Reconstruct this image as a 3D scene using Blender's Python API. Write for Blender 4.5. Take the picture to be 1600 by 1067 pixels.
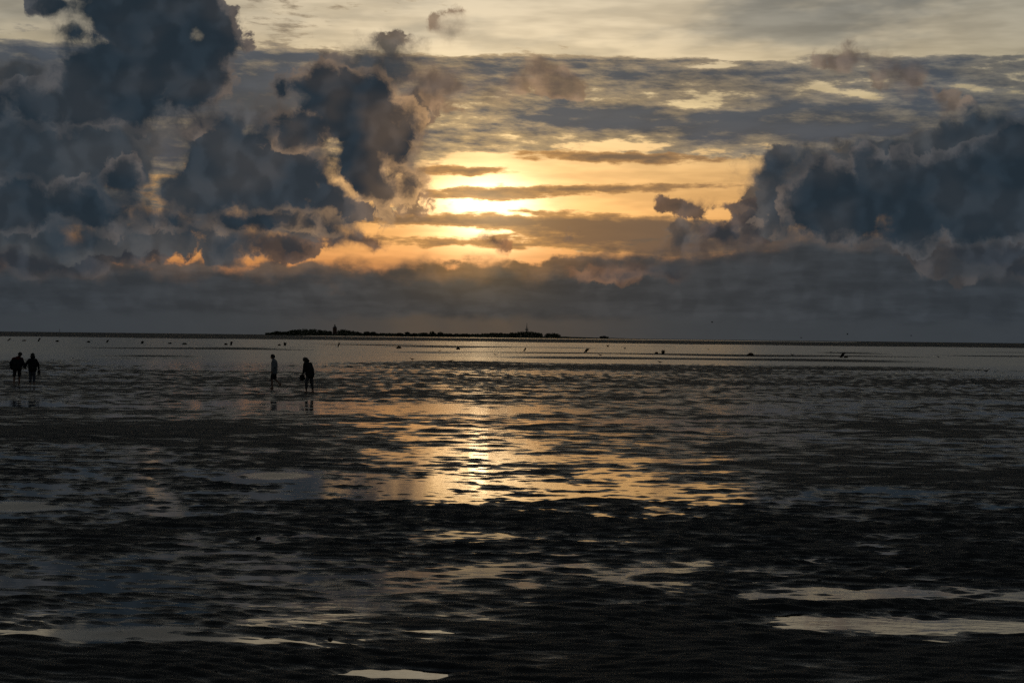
import bpy, bmesh, math, random
import numpy as np
from mathutils import Vector, Matrix, Euler

sc = bpy.context.scene
for o in list(bpy.data.objects):
    bpy.data.objects.remove(o)
R = math.radians
COL = sc.collection

# ------------------------------------------------------------------ camera
FPX = 3000.0            # focal length in pixels of the 1600 px wide photograph
CAM_H = 2.70
cam_data = bpy.data.cameras.new('camera')
cam_data.sensor_width = 36.0
cam_data.lens = 36.0 * FPX / 1600.0
cam_data.clip_start = 0.2
cam_data.clip_end = 90000.0
cam = bpy.data.objects.new('camera', cam_data)
COL.objects.link(cam)
ROLL = math.atan(0.0115)
PITCH = -6.7 / FPX
CAM_M = Matrix.Rotation(R(90) + PITCH, 4, 'X') @ Matrix.Rotation(ROLL, 4, 'Z')
CAM_M.translation = Vector((0, 0, CAM_H))
cam.matrix_world = CAM_M
sc.camera = cam
ROT = CAM_M.to_3x3()

def pix_dir(px, py):
    return (ROT @ Vector(((px - 800.0) / FPX, -(py - 533.5) / FPX, -1.0))).normalized()

def azel(px, py):
    d = pix_dir(px, py)
    return math.degrees(math.atan2(d.x, d.y)), math.degrees(math.asin(d.z))

def ground_at(px, py, z=0.0):
    d = pix_dir(px, py)
    t = (z - CAM_H) / d.z
    return Vector((d.x * t, d.y * t, z))

SUN_AZ, SUN_EL = azel(752, 332)
SUN_DIR = Vector((math.sin(R(SUN_AZ)) * math.cos(R(SUN_EL)), math.cos(R(SUN_AZ)) * math.cos(R(SUN_EL)), math.sin(R(SUN_EL))))

# ------------------------------------------------------------------ render settings
sc.render.engine = 'CYCLES'
sc.view_settings.view_transform = 'Standard'
sc.view_settings.look = 'None'
sc.view_settings.exposure = 0.0
sc.view_settings.gamma = 1.0
sc.view_settings.use_curve_mapping = False
sc.cycles.use_denoising = False
sc.cycles.denoiser = 'OPENIMAGEDENOISE'
sc.cycles.denoising_input_passes = 'RGB_ALBEDO_NORMAL'
sc.cycles.use_adaptive_sampling = True
sc.cycles.adaptive_threshold = 0.015
sc.cycles.adaptive_min_samples = 16
sc.cycles.max_bounces = 5
sc.cycles.sample_clamp_indirect = 4.0
sc.cycles.sample_clamp_direct = 0.0

# ------------------------------------------------------------------ node expression helper
class Tree:
    def __init__(self, nt):
        self.nt = nt
    def new(self, t, **kw):
        n = self.nt.nodes.new(t)
        for k, v in kw.items():
            setattr(n, k, v)
        return n
    def put(self, sock, v):
        if isinstance(v, S):
            self.nt.links.new(v.s, sock)
        elif v is not None:
            if sock.type == 'RGBA' and len(v) == 3:
                v = (*v, 1.0)
            sock.default_value = v
    def m(self, op, a, b=None, c=None, clamp=False):
        n = self.new('ShaderNodeMath', operation=op, use_clamp=clamp)
        for i, v in enumerate((a, b, c)):
            self.put(n.inputs[i], v)
        return S(self, n.outputs[0])
    def vm(self, op, a, b=None, out=0, scale=None):
        n = self.new('ShaderNodeVectorMath', operation=op)
        self.put(n.inputs[0], a)
        if b is not None:
            self.put(n.inputs[1], b)
        if scale is not None:
            self.put(n.inputs['Scale'], scale)
        return S(self, n.outputs[out])
    def xyz(self, x, y, z):
        n = self.new('ShaderNodeCombineXYZ')
        for i, v in enumerate((x, y, z)):
            self.put(n.inputs[i], v)
        return S(self, n.outputs[0])
    def sep(self, v):
        n = self.new('ShaderNodeSeparateXYZ')
        self.put(n.inputs[0], v)
        return [S(self, o) for o in n.outputs]
    def noise(self, vec, scale, detail=4, rough=0.5, dist=0.0, lac=2.0, color=False, w=None, d2=False):
        n = self.new('ShaderNodeTexNoise')
        if d2:
            n.noise_dimensions = '2D'
        if w is not None:
            n.noise_dimensions = '4D'
            n.inputs['W'].default_value = w
        self.put(n.inputs['Vector'], vec)
        n.inputs['Scale'].default_value = scale
        n.inputs['Detail'].default_value = detail
        n.inputs['Roughness'].default_value = rough
        n.inputs['Lacunarity'].default_value = lac
        n.inputs['Distortion'].default_value = dist
        return S(self, n.outputs['Color' if color else 'Fac'])
    def voro(self, vec, scale, detail=2, rough=0.5, smooth=0.6):
        n = self.new('ShaderNodeTexVoronoi', feature='SMOOTH_F1', voronoi_dimensions='2D')
        self.put(n.inputs['Vector'], vec)
        n.inputs['Scale'].default_value = scale
        n.inputs['Detail'].default_value = detail
        n.inputs['Roughness'].default_value = rough
        n.inputs['Smoothness'].default_value = smooth
        n.normalize = False
        return S(self, n.outputs['Distance'])
    def step(self, x, lo, hi, a=0.0, b=1.0, smooth=True):
        n = self.new('ShaderNodeMapRange')
        n.interpolation_type = 'SMOOTHSTEP' if smooth else 'LINEAR'
        self.put(n.inputs[0], x)
        for i, v in enumerate((lo, hi, a, b)):
            self.put(n.inputs[i + 1], v)
        return S(self, n.outputs[0])
    def mix(self, f, a, b, mode='MIX'):
        n = self.new('ShaderNodeMix', data_type='RGBA', blend_type=mode)
        self.put(n.inputs[0], f)
        self.put(n.inputs[6], a)
        self.put(n.inputs[7], b)
        return S(self, n.outputs[2])
    def ramp(self, f, stops, interp='LINEAR'):
        n = self.new('ShaderNodeValToRGB')
        n.color_ramp.interpolation = interp
        el = n.color_ramp.elements
        while len(el) < len(stops):
            el.new(0.5)
        for e, (p, c) in zip(el, stops):
            e.position = p
            e.color = (*c, 1.0) if hasattr(c, '__len__') else (c, c, c, 1.0)
        self.put(n.inputs[0], f)
        return S(self, n.outputs[0])
    def curve(self, x, lo, hi, pts):
        """scalar piecewise curve through (x, value) points"""
        n = self.new('ShaderNodeValToRGB')
        el = n.color_ramp.elements
        while len(el) < len(pts):
            el.new(0.5)
        for e, (p, v) in zip(el, pts):
            e.position = (p - lo) / (hi - lo)
            e.color = (v, v, v, 1)
        for e, (p, v) in zip(el, pts):
            e.color = (v, v, v, v)
        self.put(n.inputs[0], (x - lo) / (hi - lo))
        return S(self, n.outputs[1])
    def rgb(self, x, y, z):
        n = self.new('ShaderNodeCombineColor')
        for i, v in enumerate((x, y, z)):
            self.put(n.inputs[i], v)
        return S(self, n.outputs[0])
    def cscale(self, c, f):
        return self.mix(1.0, c, self.rgb(f, f, f), 'MULTIPLY')
    def csep(self, c):
        n = self.new('ShaderNodeSeparateColor')
        self.put(n.inputs[0], c)
        return [S(self, o) for o in n.outputs]

class S:
    def __init__(self, t, s):
        self.t, self.s = t, s
    def __add__(self, o): return self.t.m('ADD', self, o)
    def __radd__(self, o): return self.t.m('ADD', self, o)
    def __sub__(self, o): return self.t.m('SUBTRACT', self, o)
    def __rsub__(self, o): return self.t.m('SUBTRACT', o, self)
    def __mul__(self, o): return self.t.m('MULTIPLY', self, o)
    def __rmul__(self, o): return self.t.m('MULTIPLY', self, o)
    def __truediv__(self, o): return self.t.m('DIVIDE', self, o)
    def max(self, o): return self.t.m('MAXIMUM', self, o)
    def min(self, o): return self.t.m('MINIMUM', self, o)
    def abs(self): return self.t.m('ABSOLUTE', self)
    def exp(self): return self.t.m('EXPONENT', self)
    def sq(self): return self.t.m('MULTIPLY', self, self)

def lin(r, g, b):
    """sRGB 0-255 to linear"""
    def f(c):
        c /= 255.0
        return c / 12.92 if c <= 0.04045 else ((c + 0.055) / 1.055) ** 2.4
    return (f(r), f(g), f(b))

# ------------------------------------------------------------------ sun and sky
sun_data = bpy.data.lights.new('sun', 'SUN')
sun_data.energy = 0.0004
sun_data.angle = R(0.6)
sun_data.color = (1.0, 0.72, 0.40)
sun = bpy.data.objects.new('sun', sun_data)
sun.rotation_euler = SUN_DIR.to_track_quat('Z', 'Y').to_euler()
sun.location = SUN_DIR * 50 + Vector((0, 0, 10))
COL.objects.link(sun)

PXU = 180.0 / math.pi * 0 + 3000.0 * math.pi / 180.0     # sky units per degree (1 unit = 1/3000 rad)

def sky_pt(px, py):
    a, e = azel(px, py)
    return a * PXU, e * PXU

def build_world():
    world = bpy.data.worlds.new('World')
    sc.world = world
    world.use_nodes = True
    nt = world.node_tree
    nt.nodes.clear()
    T = Tree(nt)
    out = T.new('ShaderNodeOutputWorld')
    bg = T.new('ShaderNodeBackground')
    nt.links.new(bg.outputs[0], out.inputs[0])
    tc = T.new('ShaderNodeTexCoord')
    D = S(T, tc.outputs['Generated'])
    dx, dy, dz = T.sep(D)
    az = T.m('ARCTAN2', dx, dy) * (180 / math.pi)
    el = T.m('ARCSINE', dz) * (180 / math.pi)
    U = az * PXU
    V = el * PXU
    P = T.xyz(U, V, 0.0)
    su, sv = SUN_AZ * PXU, SUN_EL * PXU

    # angular distance from the sun (degrees)
    cosg = T.vm('DOT_PRODUCT', D, tuple(SUN_DIR), out=1)
    g = T.m('ARCCOSINE', cosg.min(1.0)) * (180 / math.pi)

    # ---------- clear sky: physical low-sun sky under a high thin veil
    sky = T.new('ShaderNodeTexSky', sky_type='NISHITA')
    sky.sun_disc = False
    sky.sun_elevation = R(SUN_EL)
    sky.sun_rotation = R(SUN_AZ)
    sky.air_density = 1.4
    sky.dust_density = 3.0
    nish = T.cscale(S(T, sky.outputs[0]), 0.05)
    elr = T.m('POWER', (el / 90.0).max(0.0), 0.5)
    veil = T.ramp(elr, [(0.0, lin(120, 82, 55)), (0.145, lin(192, 126, 78)), (0.19, lin(226, 168, 102)),
                        (0.235, lin(224, 180, 122)), (0.27, lin(226, 203, 154)), (0.315, lin(220, 205, 174)), (0.36, lin(198, 192, 174)),
                        (0.47, lin(160, 158, 146)), (0.7, lin(108, 114, 118)), (1.0, lin(88, 98, 108))])
    fall = (g * -0.075).exp() * 0.86 + 0.14
    # western side brighter: the veil fades with distance from the sun
    veil = T.cscale(veil, fall * 1.5)
    cool = T.step(g, 6.0, 24.0)
    veil = T.mix(cool * 0.9, veil, T.mix(1.0, veil, (0.80, 0.94, 1.14), 'MULTIPLY'))
    clear = T.mix(0.06, veil, nish)
    # cirrus veil streaks, radiating slightly, high up
    cv = T.xyz(U + V * 1.1, V * 3.2 - U * 0.55, 0.0)
    ci = T.noise(cv, 1 / 420.0, 5, 0.55, dist=0.0, d2=True)
    ci_m = T.step(ci, 0.42, 0.66) * T.step(el, 6.8, 9.2)
    ci_m = ci_m * T.step(az, -6.0, 9.0, 0.55, 1.0)
    clear = T.mix(ci_m, clear, T.mix(1.0, clear, (0.50, 0.55, 0.64), 'MULTIPLY'))
    # glow of the veiled sun
    gu = (U - su - 10.0) / 74.0
    gv = (V - (sv + 6.0)) / 46.0
    glow = ((gu.sq() + gv.sq()) * -1.0).exp()
    gu2 = (U - su - 40.0) / 250.0
    gv2 = (V - sv) / 120.0
    glow2 = ((gu2.sq() + gv2.sq()) * -1.0).exp()
    clear = T.mix(1.0, clear, T.rgb(glow * 2.8, glow * 2.2, glow * 1.3), 'ADD')
    clear = T.mix(1.0, clear, T.rgb(glow2 * 0.20, glow2 * 0.12, glow2 * 0.04), 'ADD')
    hi = T.noise(T.xyz(U * 0.16, V, 3.7), 1 / 26.0, 3, 0.55, d2=True)
    clear = T.cscale(clear, T.step(hi, 0.3, 0.7, 0.84, 1.10))

    # ---------- shared noises in sky units
    w1, w2, w3 = T.csep(T.noise(P, 1 / 46.0, 4, 0.6, color=True, d2=True))
    w1 = w1 - 0.5
    w2 = w2 - 0.5
    UV = (U, V)
    UVw = (T.m('MULTIPLY_ADD', w1, 26.0, U), T.m('MULTIPLY_ADD', w2, 26.0, V))
    UVs = (T.m('MULTIPLY_ADD', w1, 9.0, U), T.m('MULTIPLY_ADD', w2, 9.0, V))
    Pw = T.xyz(UVw[0], UVw[1], 0.0)

    def ell_field(items, cap=40.0, vec=None):
        """union of ellipses (photo px: cx, cy, rx, ry, rot deg) as a soft distance in sky units"""
        x, y = vec or UVw
        f = None
        for it in items:
            cx, cy, rx, ry = it[:4]
            rot = -R(it[4]) if len(it) > 4 else 0.0
            u, v = sky_pt(cx, cy)
            c, s_ = math.cos(rot), math.sin(rot)
            if rot:
                p = T.m('MULTIPLY_ADD', y, s_ / rx, T.m('MULTIPLY_ADD', x, c / rx, -(u * c + v * s_) / rx))
                q = T.m('MULTIPLY_ADD', y, c / ry, T.m('MULTIPLY_ADD', x, -s_ / ry, (u * s_ - v * c) / ry))
            else:
                p = T.m('MULTIPLY_ADD', x, 1 / rx, -u / rx)
                q = T.m('MULTIPLY_ADD', y, 1 / ry, -v / ry)
            ln = T.m('SQRT', T.m('MULTIPLY_ADD', q, q, p * p))
            s = min(rx, ry)
            e = T.m('MULTIPLY_ADD', ln, -s, s)
            f = e if f is None else T.m('SMOOTH_MAX', f, e, 20.0)
        return f.min(cap)

    # relief: difference of a billowy noise towards the sun
    def billow(vec):
        a = T.noise(vec, 1 / 74.0, 6, 0.60, d2=True)
        b = T.voro(vec, 1 / 40.0, 0, 0.5, 0.8)
        return a, b
    tv = T.vm('NORMALIZE', T.vm('SUBTRACT', (su, sv + 60.0, 0.0), P))
    b1, v1 = billow(Pw)
    Ps = T.vm('ADD', Pw, T.vm('SCALE', tv, scale=17.0))
    r1 = T.noise(Pw, 1 / 60.0, 2, 0.5, d2=True)
    r2 = T.noise(Ps, 1 / 60.0, 2, 0.5, d2=True)
    v2 = T.voro(Ps, 1 / 40.0, 0, 0.5, 0.8)
    bil = b1 - v1 * 0.22 + 0.08
    relief = (r1 - r2) * 0.8 + (v2 - v1) * 0.26    # positive: thins towards the sun
    edge_n = (b1 - 0.47) * 92.0 + (0.42 - v1) * 20.0
    c1 = T.noise(T.xyz(UVw[1] * -1.0 + 900.0, UVw[0] + 400.0, 0.0), 1 / 58.0, 6, 0.60, d2=True)
    edge_m = (c1 - 0.48) * 92.0 + (0.42 - v2) * 14.0
    lowf = T.noise(T.xyz(U, V * 1.5, 0.0), 1 / 120.0, 2, 0.5, d2=True)
    softv = (T.m('MULTIPLY_ADD', lowf, 130.0, -46.0)).max(6.0)

    near = (g * -0.16).exp()                   # 1 at the sun
    nearw = near
    rim = ((g * -0.34).exp() * 1.5).min(1.0)

    def over(base, alpha, colr):
        return T.mix(alpha, base, colr)

    # ---------- altocumulus deck, streaks on a plane far above
    inv = 1.0 / 1.0
    px_ = dx / (dz + 0.055)
    py_ = dy / (dz + 0.055)
    Q = T.xyz(px_ * 1.0 + py_ * 0.10, py_ * 0.62, 0.0)
    q1 = T.noise(Q, 3.4, 6, 0.54, d2=True)
    q2 = T.noise(T.xyz(px_ * 0.55, py_ * 0.5, 5.0), 1.25, 2, 0.5, d2=True)
    streak = T.noise(T.xyz(U * 0.24 + V * 0.30, V - U * 0.03, 9.0), 1 / 12.0, 5, 0.62, dist=0.0, d2=True)
    band = T.curve(el, 0.0, 60.0, [(0.0, 0.0), (4.9, 0.0), (5.5, 0.50), (6.1, 0.80), (7.6, 0.84), (8.26, 0.82), (8.42, 0.12), (9.4, 0.03), (14.0, 0.22), (24.0, 0.30), (60.0, 0.2)])
    lens = ell_field([(1270, 192, 300, 44, 3), (1560, 165, 170, 26, 8), (980, 185, 260, 40, 4), (1130, 128, 230, 36, 3), (1480, 118, 170, 22, 8), (245, 235, 90, 50, 0), (420, 150, 90, 50, 0), (240, 330, 90, 30, 0)], 40, UV)
    hole = ell_field([(760, 246, 120, 14, 0), (1180, 90, 220, 14, 6), (1010, 262, 260, 24, 2), (1330, 148, 150, 12, 8), (1530, 138, 120, 11, 8), (1090, 166, 110, 12, 3), (720, 168, 70, 8, 8), (1110, 105, 90, 10, 0), (560, 180, 90, 10, 0)], 30, UV)
    dk = band + T.step(lens, 0.0, 34.0) * 0.27 - T.step(hole, 0.0, 18.0) * 0.55 + (q1 - 0.5) * 1.2 + (streak - 0.5) * 0.95 + (q2 - 0.5) * 1.1
    dk = dk + T.step(az, -8.0, -10.0) * T.step(el, 3.4, 4.0) * T.step(el, 5.8, 5.2) * 0.62
    a_deck = T.step(dk, 0.34, 0.60)
    deck_th = T.step(dk, 0.42, 1.05)
    deck_edge = T.mix(nearw, lin(102, 106, 106), lin(228, 188, 126))
    deck_core = T.mix(near * 0.8, lin(58, 68, 80), lin(88, 87, 88))
    deck_col = T.mix(deck_th, deck_edge, deck_core)
    deck_col = T.cscale(deck_col, T.step(q1, 0.3, 0.7, 0.82, 1.15))
    base = over(clear, a_deck * 0.95, deck_col)

    # ---------- thin bars in front of the glow
    bars = ell_field([(722, 267, 78, 9, 0), (900, 296, 235, 8, -2), (760, 305, 90, 7, 0), (820, 347, 300, 11, 1), (1010, 362, 200, 22, 1),
                      (690, 381, 70, 4, 0), (800, 381, 60, 6, 0), (905, 375, 70, 9, 3), (640, 345, 100, 6, 0), (1040, 385, 130, 16, 2), (590, 372, 60, 3, 0),
                      (830, 330, 40, 2, 0), (960, 246, 170, 10, 1)], 22, UVs)
    bars_n = T.noise(T.xyz(U * 0.22, V, 2.0), 1 / 11.0, 4, 0.6, d2=True)
    bf = bars + (bars_n - 0.5) * 13.0
    a_bar = T.step(bf, -1.0, 3.2)
    bar_col = T.mix(T.step(bf, 0.0, 9.0), T.mix(nearw, lin(120, 100, 82), lin(222, 160, 84)), T.mix(near, lin(78, 76, 76), lin(132, 100, 66)))
    base = over(base, a_bar * 0.93, bar_col)

    # ---------- cumulus layers
    def cumulus(base, items, edge_far, core_far, soft=1.0, namp=1.0, depth=34.0, rel=2.4, alpha=1.0, extra=None,
                edge_near=None, core_near=None, grow=6.0, alt=False, vary=0.0, cap=48.0):
        f = ell_field(items, cap)
        f = f + T.m('MULTIPLY_ADD', edge_m if alt else edge_n, namp, grow)
        if extra is not None:
            f = f.max(extra)
        a = T.step(f, 0.0, softv * soft)
        th = T.step(f, 1.0, depth)
        if vary:
            th = th * T.step(lowf, 0.30, 0.62, 1.0 - vary, 1.0)
        ecol = T.mix(rim, edge_far, edge_near or lin(214, 160, 106))
        ccol = T.mix(near * 0.55, core_far, core_near or lin(66, 64, 66))
        col = T.mix(th, ecol, ccol)
        lit = T.step(relief, -0.10, 0.16, 1.0 - 0.16 * rel, 1.0 + 0.22 * rel)
        col = T.cscale(col, lit)
        return over(base, a * alpha, col), f

    # generic cumulus round the rest of the horizon, outside the directions hand-shaped here
    outside = T.step(az.abs(), 16.0, 24.0)
    gn = T.noise(T.xyz(dx * 60.0, dy * 60.0, dz * 90.0), 1 / 7.0, 5, 0.55)
    gen = ((gn - 0.5) * 260.0 + T.curve(el, 0.0, 60.0, [(0.0, 22.0), (9.0, 8.0), (20.0, 0.0), (60.0, 0.0)]) + (outside - 1.0) * 200.0) - T.step(el, 9.0, 40.0) * 22.0

    # soft taupe cloud behind the dark towers
    back = [(300, 165, 60, 36), (440, 190, 50, 40), (100, 190, 180, 60), (30, 115, 70, 30), (215, 230, 22, 60), (205, 300, 24, 60),
            (620, 110, 64, 40), (570, 105, 50, 44), (660, 130, 50, 26), (640, 250, 24, 60), (645, 288, 26, 28), (480, 250, 40, 40), (60, 380, 130, 40), (200, 370, 100, 26), (370, 380, 40, 34), (240, 345, 50, 40), (130, 365, 90, 26), (460, 355, 70, 20),
            (1240, 290, 66, 56), (1160, 385, 90, 20), (1330, 385, 280, 40), (1500, 395, 280, 66), (1400, 270, 200, 44)]
    base, _ = cumulus(base, back, lin(74, 75, 76), lin(54, 61, 67), soft=1.5, grow=13.0, namp=0.8, depth=46.0, rel=1.3, alpha=0.93, extra=gen, edge_near=lin(166, 128, 92), core_near=lin(78, 73, 71), alt=True)
    # pink wisps
    wisps = [(705, 48, 26, 18), (800, 135, 36, 13, -35), (765, 152, 30, 8, -20), (885, 125, 24, 16), (1335, 94, 40, 14), (1420, 122, 30, 16, 20), (1460, 150, 40, 14, 35), (870, 140, 20, 10), (690, 130, 50, 22)]
    base, _ = cumulus(base, wisps, lin(118, 104, 92), lin(84, 77, 74), soft=1.5, namp=0.75, depth=34.0, rel=1.4, alpha=0.85, edge_near=lin(205, 158, 110), core_near=lin(150, 122, 96), grow=11.0)
    # ---------- bank along the horizon
    bn = T.noise(T.xyz(U, V * 1.6, 1.3), 1 / 60.0, 5, 0.55, d2=True)
    top = T.curve(az, -30.0, 30.0, [(-30, 0.60), (-14, 0.54), (-8, 0.55), (-4.5, 0.565), (-2, 0.57), (0.5, 0.59), (2.0, 0.65), (5.0, 0.71), (8.0, 0.80), (16.0, 0.86), (30.0, 0.86)]) * 210.0
    bfld = top - V + (bn - 0.5) * 50.0 + (lowf - 0.5) * 24.0 + (0.45 - v1) * 9.0
    a_bank = T.step(bfld, -5.0, 5.0 + T.step(lowf, 0.35, 0.65) * 26.0)
    bank_edge = T.mix(nearw, lin(70, 70, 72), lin(140, 104, 68))
    bank_core = T.mix(near, lin(50, 57, 64), lin(80, 73, 65))
    bank_col = T.mix(T.step(bfld, 0.0, 42.0), bank_edge, bank_core)
    bank_col = T.cscale(bank_col, T.step(relief, -0.1, 0.14, 0.94, 1.08) * T.step(T.noise(T.xyz(U * 0.22, V, 6.0), 1 / 24.0, 4, 0.55, d2=True), 0.3, 0.7, 0.86, 1.14))
    # rain shafts / brighter gap right over the horizon
    low = T.step(V + (bn - 0.5) * 26.0, 40.0, 22.0)
    rain = T.noise(T.xyz(U + V * 0.5, V * 0.3, 4.0), 1 / 110.0, 3, 0.5, d2=True)
    low_col = T.mix((((U - su + 10.0) / 190.0).sq() * -1.0).exp() * T.step(rain, 0.30, 0.70, 0.55, 0.95), T.mix(near, lin(54, 60, 66), lin(78, 74, 68)), lin(96, 81, 66))
    bank_col = T.mix(low * 0.85, bank_col, low_col)
    # warm beam of light falling through the bank under the sun
    beam = (((U - su + 6.0) / 95.0).sq() * -1.0).exp() * T.step(V, 30.0, 130.0)
    bank_col = T.mix(1.0, bank_col, T.rgb(beam * 0.075, beam * 0.042, beam * 0.008), 'ADD')
    base = over(base, a_bank, bank_col)

    # low dark strips in front of the bank
    strips = [(60, 405, 110, 30), (200, 392, 80, 20), (430, 385, 70, 24), (400, 372, 40, 24), (545, 374, 46, 15), (530, 368, 24, 12), (772, 378, 18, 10), (1130, 368, 34, 20), (1190, 345, 22, 28),
              (1150, 325, 26, 9, 15), (1065, 322, 28, 11), (1150, 402, 60, 12), (360, 400, 16, 18), (1540, 400, 90, 30), (1590, 425, 110, 16), (950, 428, 40, 10), (1030, 420, 60, 16), (60, 340, 140, 30)]
    base, _ = cumulus(base, strips, lin(70, 69, 70), lin(47, 54, 62), soft=0.9, namp=0.45, depth=24.0, rel=1.2, alpha=0.95, edge_near=lin(170, 120, 78), core_near=lin(84, 72, 62), alt=True)

    # masses behind: lower left, centre pile, right
    mass = [(30, 230, 150, 60), (110, 250, 120, 60), (60, 315, 160, 46), (150, 320, 80, 44), (30, 345, 130, 24), (190, 280, 34, 34, 20),
            (350, 215, 48, 46), (400, 240, 78, 54), (340, 285, 76, 62), (430, 300, 96, 56), (320, 320, 66, 36), (480, 325, 60, 32), (410, 338, 116, 22), (300, 300, 40, 48), (460, 270, 44, 44), (512, 318, 40, 36), (505, 275, 26, 30), (70, 370, 110, 20), (308, 358, 60, 20), (130, 364, 70, 18), (345, 385, 20, 22),
            (1440, 255, 90, 34), (1510, 240, 70, 44), (1560, 230, 70, 50), (1260, 258, 60, 22), (1225, 320, 34, 46), (1215, 265, 38, 26)]
    base, _ = cumulus(base, mass, lin(70, 73, 76), lin(47, 56, 64), soft=0.9, namp=0.60, depth=30.0, rel=0.8, grow=12.0, vary=0.35,
                      edge_near=lin(140, 114, 92), core_near=lin(58, 59, 62))
    # dark towers in front
    dark = [(235, 15, 110, 80), (265, 75, 90, 70), (180, 115, 100, 56), (335, 60, 48, 48), (205, 160, 140, 38), (80, 165, 120, 30), (290, 140, 70, 34, -20),
            (115, 55, 18, 24, -20), (95, 8, 38, 20), (105, 100, 16, 10), (40, 320, 130, 36), (150, 335, 70, 26), (192, 278, 22, 32, 20), (390, 345, 120, 16),
            (500, 150, 52, 42), (560, 170, 72, 60), (600, 215, 44, 44), (560, 250, 50, 50), (585, 285, 50, 26), (445, 145, 18, 20), (480, 195, 56, 32), (622, 205, 28, 28), (640, 288, 22, 22),
            (1290, 310, 66, 56), (1345, 258, 18, 20), (1350, 325, 90, 50), (1420, 300, 84, 50), (1400, 352, 136, 32), (1500, 305, 110, 56), (1580, 280, 80, 60), (1598, 220, 40, 40), (1560, 335, 130, 40)]
    base, _ = cumulus(base, dark, lin(72, 76, 81), lin(37, 48, 57), soft=0.9, namp=0.70, depth=26.0, rel=0.75, grow=11.0, vary=0.18, alt=True,
                      edge_near=lin(240, 186, 124), core_near=lin(49, 53, 58))

    nt.links.new(base.s, bg.inputs['Color'])
    bg.inputs['Strength'].default_value = 1.0
    world.cycles.sampling_method = 'NONE'

build_world()

# ------------------------------------------------------------------ helpers for objects
def link(o, parent=None):
    COL.objects.link(o)
    if parent is not None:
        o.parent = parent
    return o

def mesh_obj(name, verts, faces, mat=None, parent=None, smooth=False):
    me = bpy.data.meshes.new(name)
    me.from_pydata([tuple(v) for v in verts], [], faces)
    me.update()
    if smooth:
        me.polygons.foreach_set('use_smooth', [True] * len(me.polygons))
    if mat is not None:
        me.materials.append(mat)
    return link(bpy.data.objects.new(name, me), parent)

def tag(o, label=None, cat=None, group=None, kind=None):
    for k, v in (('label', label), ('category', cat), ('group', group), ('kind', kind)):
        if v:
            o[k] = v
    return o

def empty(name, loc, rz=0.0):
    o = bpy.data.objects.new(name, None)
    o.location = loc
    o.rotation_euler = (0, 0, rz)
    o.empty_display_size = 0.2
    return link(o)

def mat_new(name):
    m = bpy.data.materials.new(name)
    m.use_nodes = True
    m.node_tree.nodes.clear()
    T = Tree(m.node_tree)
    out = T.new('ShaderNodeOutputMaterial')
    bs = T.new('ShaderNodeBsdfPrincipled')
    m.node_tree.links.new(bs.outputs[0], out.inputs[0])
    return m, T, bs

def simple_mat(name, c1, c2, scale=12.0, rough=0.8, spec=0.3, bump=0.0):
    m, T, bs = mat_new(name)
    tc = T.new('ShaderNodeTexCoord')
    n = T.noise(S(T, tc.outputs['Object']), scale, 5, 0.6)
    T.put(bs.inputs['Base Color'], T.mix(T.step(n, 0.32, 0.68), c1, c2))
    bs.inputs['Roughness'].default_value = rough
    bs.inputs['Specular IOR Level'].default_value = spec
    if bump:
        b = T.new('ShaderNodeBump')
        b.inputs['Strength'].default_value = bump
        b.inputs['Distance'].default_value = 0.02
        T.put(b.inputs['Height'], n)
        T.nt.links.new(b.outputs[0], bs.inputs['Normal'])
    return m

# ------------------------------------------------------------------ tidal flat: height field
_rng = np.random.RandomState(7)
_PERM = _rng.permutation(512)
_GR = np.stack([np.cos(np.linspace(0, 2 * np.pi, 64, endpoint=False)), np.sin(np.linspace(0, 2 * np.pi, 64, endpoint=False))], 1)

def perlin(x, y, seed=0):
    xi = np.floor(x).astype(np.int64)
    yi = np.floor(y).astype(np.int64)
    xf, yf = x - xi, y - yi
    u = xf * xf * xf * (xf * (xf * 6 - 15) + 10)
    v = yf * yf * yf * (yf * (yf * 6 - 15) + 10)
    def g(ix, iy, dx, dy):
        h = _PERM[(_PERM[(ix + seed * 57) & 511] + iy * 1 + seed * 131) & 511] & 63
        return _GR[h, 0] * dx + _GR[h, 1] * dy
    a = g(xi, yi, xf, yf)
    b = g(xi + 1, yi, xf - 1, yf)
    c = g(xi, yi + 1, xf, yf - 1)
    d = g(xi + 1, yi + 1, xf - 1, yf - 1)
    return (a + u * (b - a)) + v * ((c + u * (d - c)) - (a + u * (b - a)))

FH = FPX * CAM_H

def rows_px(py_list, px=800.0):
    """photo rows to distance over the flat"""
    return [ground_at(px, py).y for py in py_list]

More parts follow.
